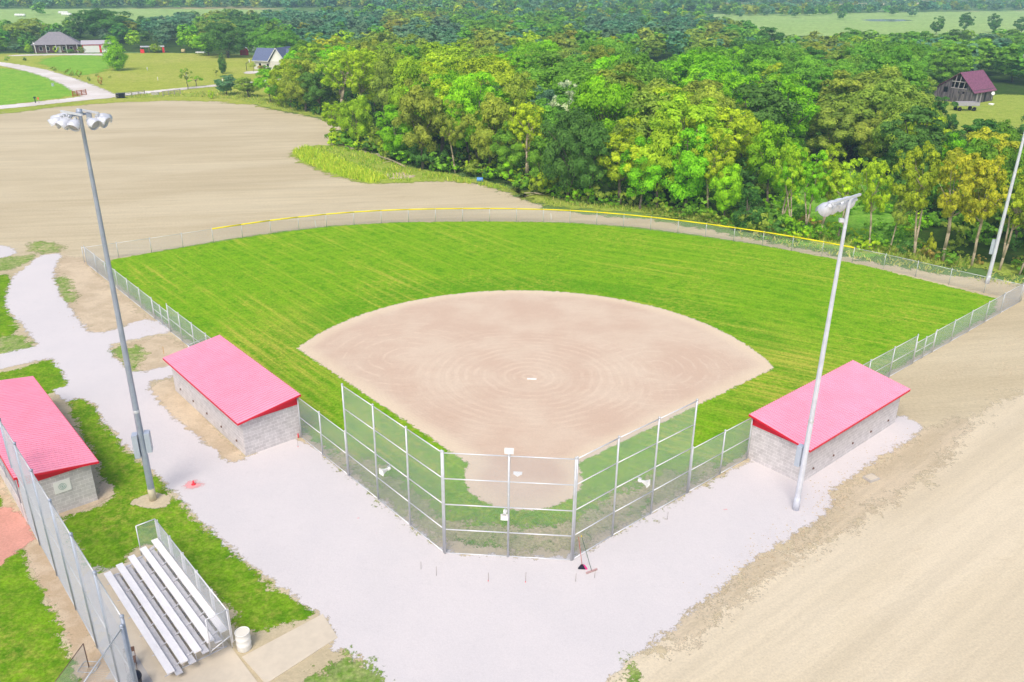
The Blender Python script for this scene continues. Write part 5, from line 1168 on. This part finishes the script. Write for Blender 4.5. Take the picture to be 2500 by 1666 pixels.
# basketball hoop
root = empty("basketball_hoop", (*A(567,163), 0), .6, "dark post basketball hoop beside a pale pad left of the blue-roofed house", "basketball hoop")
q = MB(); q.tube((0,0,0),(0,0,2.1),.07); q.bar((0,0,2.05),(.9,0,2.45),.08); q.bar((0,0,1.8),(.9,0,2.25),.06); q.build("post", M['dark'], root)
q = MB(); q.box((.98,0,2.6), (.06,1.2,.8)); q.build("backboard", M['white'], root)
q = MB(); [q.tube((1.3+.23*math.cos(a),.23*math.sin(a),2.35),(1.3+.23*math.cos(a+.6),.23*math.sin(a+.6),2.35),.02,n=5) for a in np.arange(0,6.28,.6)]; q.build("rim", M['red'], root)
sheet("hoop_pad", P((556,166),(600,163),(612,168),(566,172)), .09, M['lane'], .3, .1, .8)
# roadside things
root = empty("board_gate", (*A(168,223), 0), 0, "brown stained board fence panel beside the lane junction", "gate")
e_ = Vector(A(199,219))-Vector(A(168,223)); L_ = e_.length; root.rotation_euler = (0, 0, math.atan2(e_.y, e_.x))
for i in range(4): q = MB(); q.box((L_*i/3,0,.62), (.14,.12,1.24)); q.build("post", M['wood_orange'], root)
for z in (.25,.55,.85,1.12): q = MB(); q.box((L_/2,-.075,z), (L_+.1,.03,.15)); q.build("board", M['wood_orange'], root)
root = empty("mailbox", (*A(82,238), 0), 0, "dark mailbox on a post beside the lower lane at upper left", "mailbox")
q = MB(); q.box((0,0,.5), (.12,.12,1.0)); q.build("post", M['black'], root); q = MB(); q.box((0,0,1.12), (.22,.5,.2)); q.lathe([(.11,-.25),(.11,.25)], 10, Matrix.Translation((0,0,1.22)) @ Matrix.Rotation(math.pi/2, 4, 'X')); q.build("box", flat("dark_green_box", (.02,.07,.06), .4), root)
root = empty("marker_sign", (*A(90,238), 0), 0, "small orange sign on a thin post right of the mailbox", "sign")
q = MB(); q.box((0,0,.45), (.06,.06,.9)); q.build("post", M['wood_grey'], root); q = MB(); q.box((0,-.05,1.0), (.42,.04,.42)); q.build("panel", flat("orange_panel", (.65,.18,.05), .6), root)
root = empty("utility_box", (*A(122,199), 0), .4, "pale green utility pedestal in the grass left of the lane", "utility box")
q = MB(); q.box((0,0,.35), (.5,.45,.7)); q.box((0,0,.73), (.56,.5,.06)); q.build("cabinet", flat("pale_green_box", (.42,.52,.46), .5), root); q = MB(); q.box((-.05,-.24,.35), (.3,.03,.5)); q.build("door", M['cabinet'], root)
root = empty("dumpster", (*A(278,226), 0), .25, "black square container beside the lane junction at the edge of the tan field", "container")
q = MB(); q.add([(-.75,-.5,0),(.75,-.5,0),(.75,.5,0),(-.75,.5,0),(-.85,-.62,1.0),(.85,-.62,1.0),(.85,.62,1.0),(-.85,.62,1.0)], [(3,2,1,0),(0,1,5,4),(1,2,6,5),(2,3,7,6),(3,0,4,7)]); q.build("body", M['black'], root)
q = MB(); q.box((0,0,1.03), (1.76,1.3,.06)); q.build("lid", M['black'], root)
root = empty("concrete_block", (*A(357,219), 0), .2, "pale concrete block lying in grass below the narrow lane", "concrete block")
q = MB(); q.box((0,0,.3), (1.5,.7,.6)); q.box((0,0,.62), (1.56,.76,.06)); q.build("block", M['concrete_grey'], root)
def rail_fence(x0_, y0_, x1_, y1_, n, h, mat, label):
    a, b = Vector(A(x0_, y0_)), Vector(A(x1_, y1_)); e_ = b-a; L_ = e_.length; root = empty("rail_fence", (*a, 0), math.atan2(e_.y, e_.x), label, "fence", "rail fences by the lane")
    for i in range(n+1): q = MB(); q.box((L_*i/n,0,h/2), (.12,.12,h)); q.build("post", mat, root)
    for z in (.35*h, .65*h, .95*h): q = MB(); q.box((L_/2,0,z), (L_,.05,.09)); q.build("rail", mat, root)
rail_fence(267,228,303,222,1,1.1,M['wood_grey'],"grey rail fence section just right of the lane junction")
rail_fence(304,222,333,217,2,.9,M['wood_grey'],"short collapsed-looking rail fence right of the grey rail section")
rail_fence(375,222,415,217,3,1.1,M['wood_grey'],"grey metal farm gate fence along the narrow lane, right of the concrete block")
for x_, y_, lb in [(339,163,"white post on the lawn right of the teardrop tree"),(363,186,"white post in the middle of the lawn"),(430,180,"pale box post beside the low leafy shrub"),(512,190,"white marker at the foot of the slim columnar tree")]:
    q = MB(); q.tube((0,0,0),(0,0,.8),.09); q.lathe([(.11,.8),(.11,.88),(.001,.95)], 8); o = q.build("marker_post", M['white']); o.location = (*A(x_, y_), 0); tag(o, lb, "post", "white yard posts")
# big timber of the clearing is dark-barked; fallen limbs at the wood edge
for (x0_, y0_, x1_, y1_, r_, lb) in [(868,358,930,383,.12,"bare fallen trunk lying at the wood edge above the tall grass patch"),(1205,444,1250,448,.09,"pale fallen branch lying left of a brush heap behind the outfield fence")]:
    q = MB(); a, b = at(x0_, y0_, .5), at(x1_, y1_, .15); q.path([a, a.lerp(b,.5)+Vector((0,.2,.1)), b], [r_*.6, r_*.9, r_], 7); q.path([a.lerp(b,.5), a.lerp(b,.5)+Vector((-1.2,-.6,-.2))], [r_*.5, r_*.2], 6)
    tag(q.build("fallen_log", M['bark_pale']), lb, "log", "fallen wood")
q = MB(); q.lathe([(.001,-.4),(.27,-.4),(.29,-.36),(.29,.36),(.27,.4),(.001,.4)], 16, Matrix.Translation((0,0,.3)) @ Matrix.Rotation(math.pi/2, 4, 'Y')); o = q.build("plastic_drum", flat("blue_plastic", (.12,.32,.75), .35)); p = at(1103,418); o.location = (p.x, p.y, 0); tag(o, "blue plastic drum lying at the wood edge right of the tall grass", "drum")

# old barn on the right
bn, bfar = Vector(A(2231,240)), Vector(A(2279,232)); ex = (bfar-bn).normalized(); Lb = (bfar-bn).length
root = empty("old_barn", (*bn, 0), math.atan2(ex.y, ex.x), "weathered open-sided old barn with rusty purple roof at the right edge of the wood", "barn")
Wb = 8.6; rx = 3.6; hw_ = 2.9; hr = 6.4; hl = 2.8     # local y = across the gable (away), ridge at y=rx
q = MB(); th = .12
q.box((Lb/2, 0, hw_/2), (Lb, th, hw_)); q.box((Lb/2, Wb, hl/2), (Lb, th, hl)); 
def gable_wall(x, holes):
    zt = lambda y: hw_+(hr-hw_)*y/rx if y <= rx else hr+(hl-hr)*(y-rx)/(Wb-rx)
    y = 0.0
    while y < Wb-.05:                       # boards, left out where the gable is open
        y1_ = min(y+.24, Wb); top = min(zt(y), zt(y1_)); z = 0.0
        gaps = sorted([(za, zb) for ya, yb, za, zb in holes if ya-.01 <= y and y1_ <= yb+.01])
        for za, zb in gaps+[(top, top)]:
            if min(za, top) > z+.02: q.box((x, (y+y1_)/2, (z+min(za, top))/2), (.07, y1_-y-.02, min(za, top)-z))
            z = max(z, zb)
            if z >= top: break
        y = y1_
gable_wall(0, [(1.68,5.04,3.1,6.3),(5.76,6.72,2.0,3.2),(1.9,2.4,2.0,2.5),(2.9,3.4,2.0,2.5)])
gable_wall(Lb, [])
wall_b = q.build("wall", M['barnwood'], root)
q = MB()
for y in (2.4,3.5,4.5): q.bar((-.02,y,3.1),(-.02,y-.25,(hw_+(hr-hw_)*(y-.25)/rx if y-.25<rx else hr+(hl-hr)*(y-.25-rx)/(Wb-rx))-.1),.12)
q.bar((-.04,1.9,4.5),(-.04,5.2,4.5),.14); q.bar((-.04,1.6,3.1),(-.04,5.1,3.1),.12); q.build("timber_frame", flat("bare_timber", (.48,.44,.46), .9), root)
q = MB()
for (ya, za, yb, zb) in ((-.45,hw_-.6,rx,hr),(Wb+.4,hl-.35,rx,hr)):
    v = [(-.4,ya,za),(Lb+.4,ya,za),(Lb+.4,yb,zb),(-.4,yb,zb)]; q.add(v+[(a,b,c+.1) for a,b,c in v], [(0,1,2,3),(7,6,5,4),(0,4,5,1),(1,5,6,2),(2,6,7,3),(3,7,4,0)])
q.build("roof", M['barnroof'], root)
for x, w in ((2.1,.55),(3.9,.5),(6.0,.7)):
    q = MB(); q.box((x, -.08, 1.35), (w,.05,2.6)); q.build("patch_board" if x < 5 else "door", flat("pale_board", (.42,.38,.40), .9) if x < 5 else M['dark'], root)
root = empty("satellite_dish", (*(bn+ex*(Lb*.86)+Vector((ex.y,-ex.x))*.4), 0), 0, "round white dish against the long side of the old barn", "dish")
q = MB(); q.tube((0,0,0),(0,0,1.5),.05); q.build("post", M['galv'], root); q = MB(); q.lathe([(.001,0),(.25,.04),(.42,.16),(.42,.18),(.24,.07),(.001,.03)], 14, Matrix.Translation((0,-.1,1.75)) @ Matrix.Rotation(math.radians(70), 4, 'X')); q.build("dish", M['white'], root)
q = MB(); q.lathe([(.001,.02),(.45,.02),(.62,.45),(.58,.45),(.42,.1),(.001,.1)], 16); o = q.build("tub", M['white']); o.location = (*A(2277,243), 0); tag(o, "white tub on the grass in front of the old barn's long side", "tub")
root = empty("hay_wagon", (*A(2216,255), 0), .15, "grey wooden wagon parked below the barn's gable", "wagon")
q = MB(); q.box((0,0,1.15), (5.0,1.9,.12)); q.box((0,-.95,1.5), (5.0,.06,.7)); q.box((0,.95,1.5), (5.0,.06,.7)); q.box((-2.5,0,1.5), (.06,1.9,.7)); q.box((2.5,0,1.5), (.06,1.9,.7)); q.build("bed", flat("grey_planks", (.42,.40,.44), .9, var=.15), root)
for sx in (-1.6,1.6):
    for sy in (-.8,.8): q = MB(); q.lathe([(.001,-.1),(.42,-.1),(.45,0),(.42,.1),(.001,.1)], 14, Matrix.Translation((sx,sy,.46)) @ Matrix.Rotation(math.pi/2, 4, 'X')); q.build("wheel", M['dark'], root)

# air between here and the far fields
hz = MB(); hz.box((0, 1900, 46.9), (5200, 4400, 96))
hm = bpy.data.materials.new("haze_air"); hm.use_nodes = True; nt = hm.node_tree; nt.nodes.clear()
vo = nt.nodes.new("ShaderNodeVolumePrincipled"); vo.inputs["Color"].default_value = (.50,.72,1,1); vo.inputs["Density"].default_value = 0.00042; vo.inputs["Anisotropy"].default_value = 0.0
nt.links.new(vo.outputs[0], nt.nodes.new("ShaderNodeOutputMaterial").inputs["Volume"])
o = hz.build("haze", hm); tag(o, "thin blue summer haze over the far country", "haze", None, "stuff")
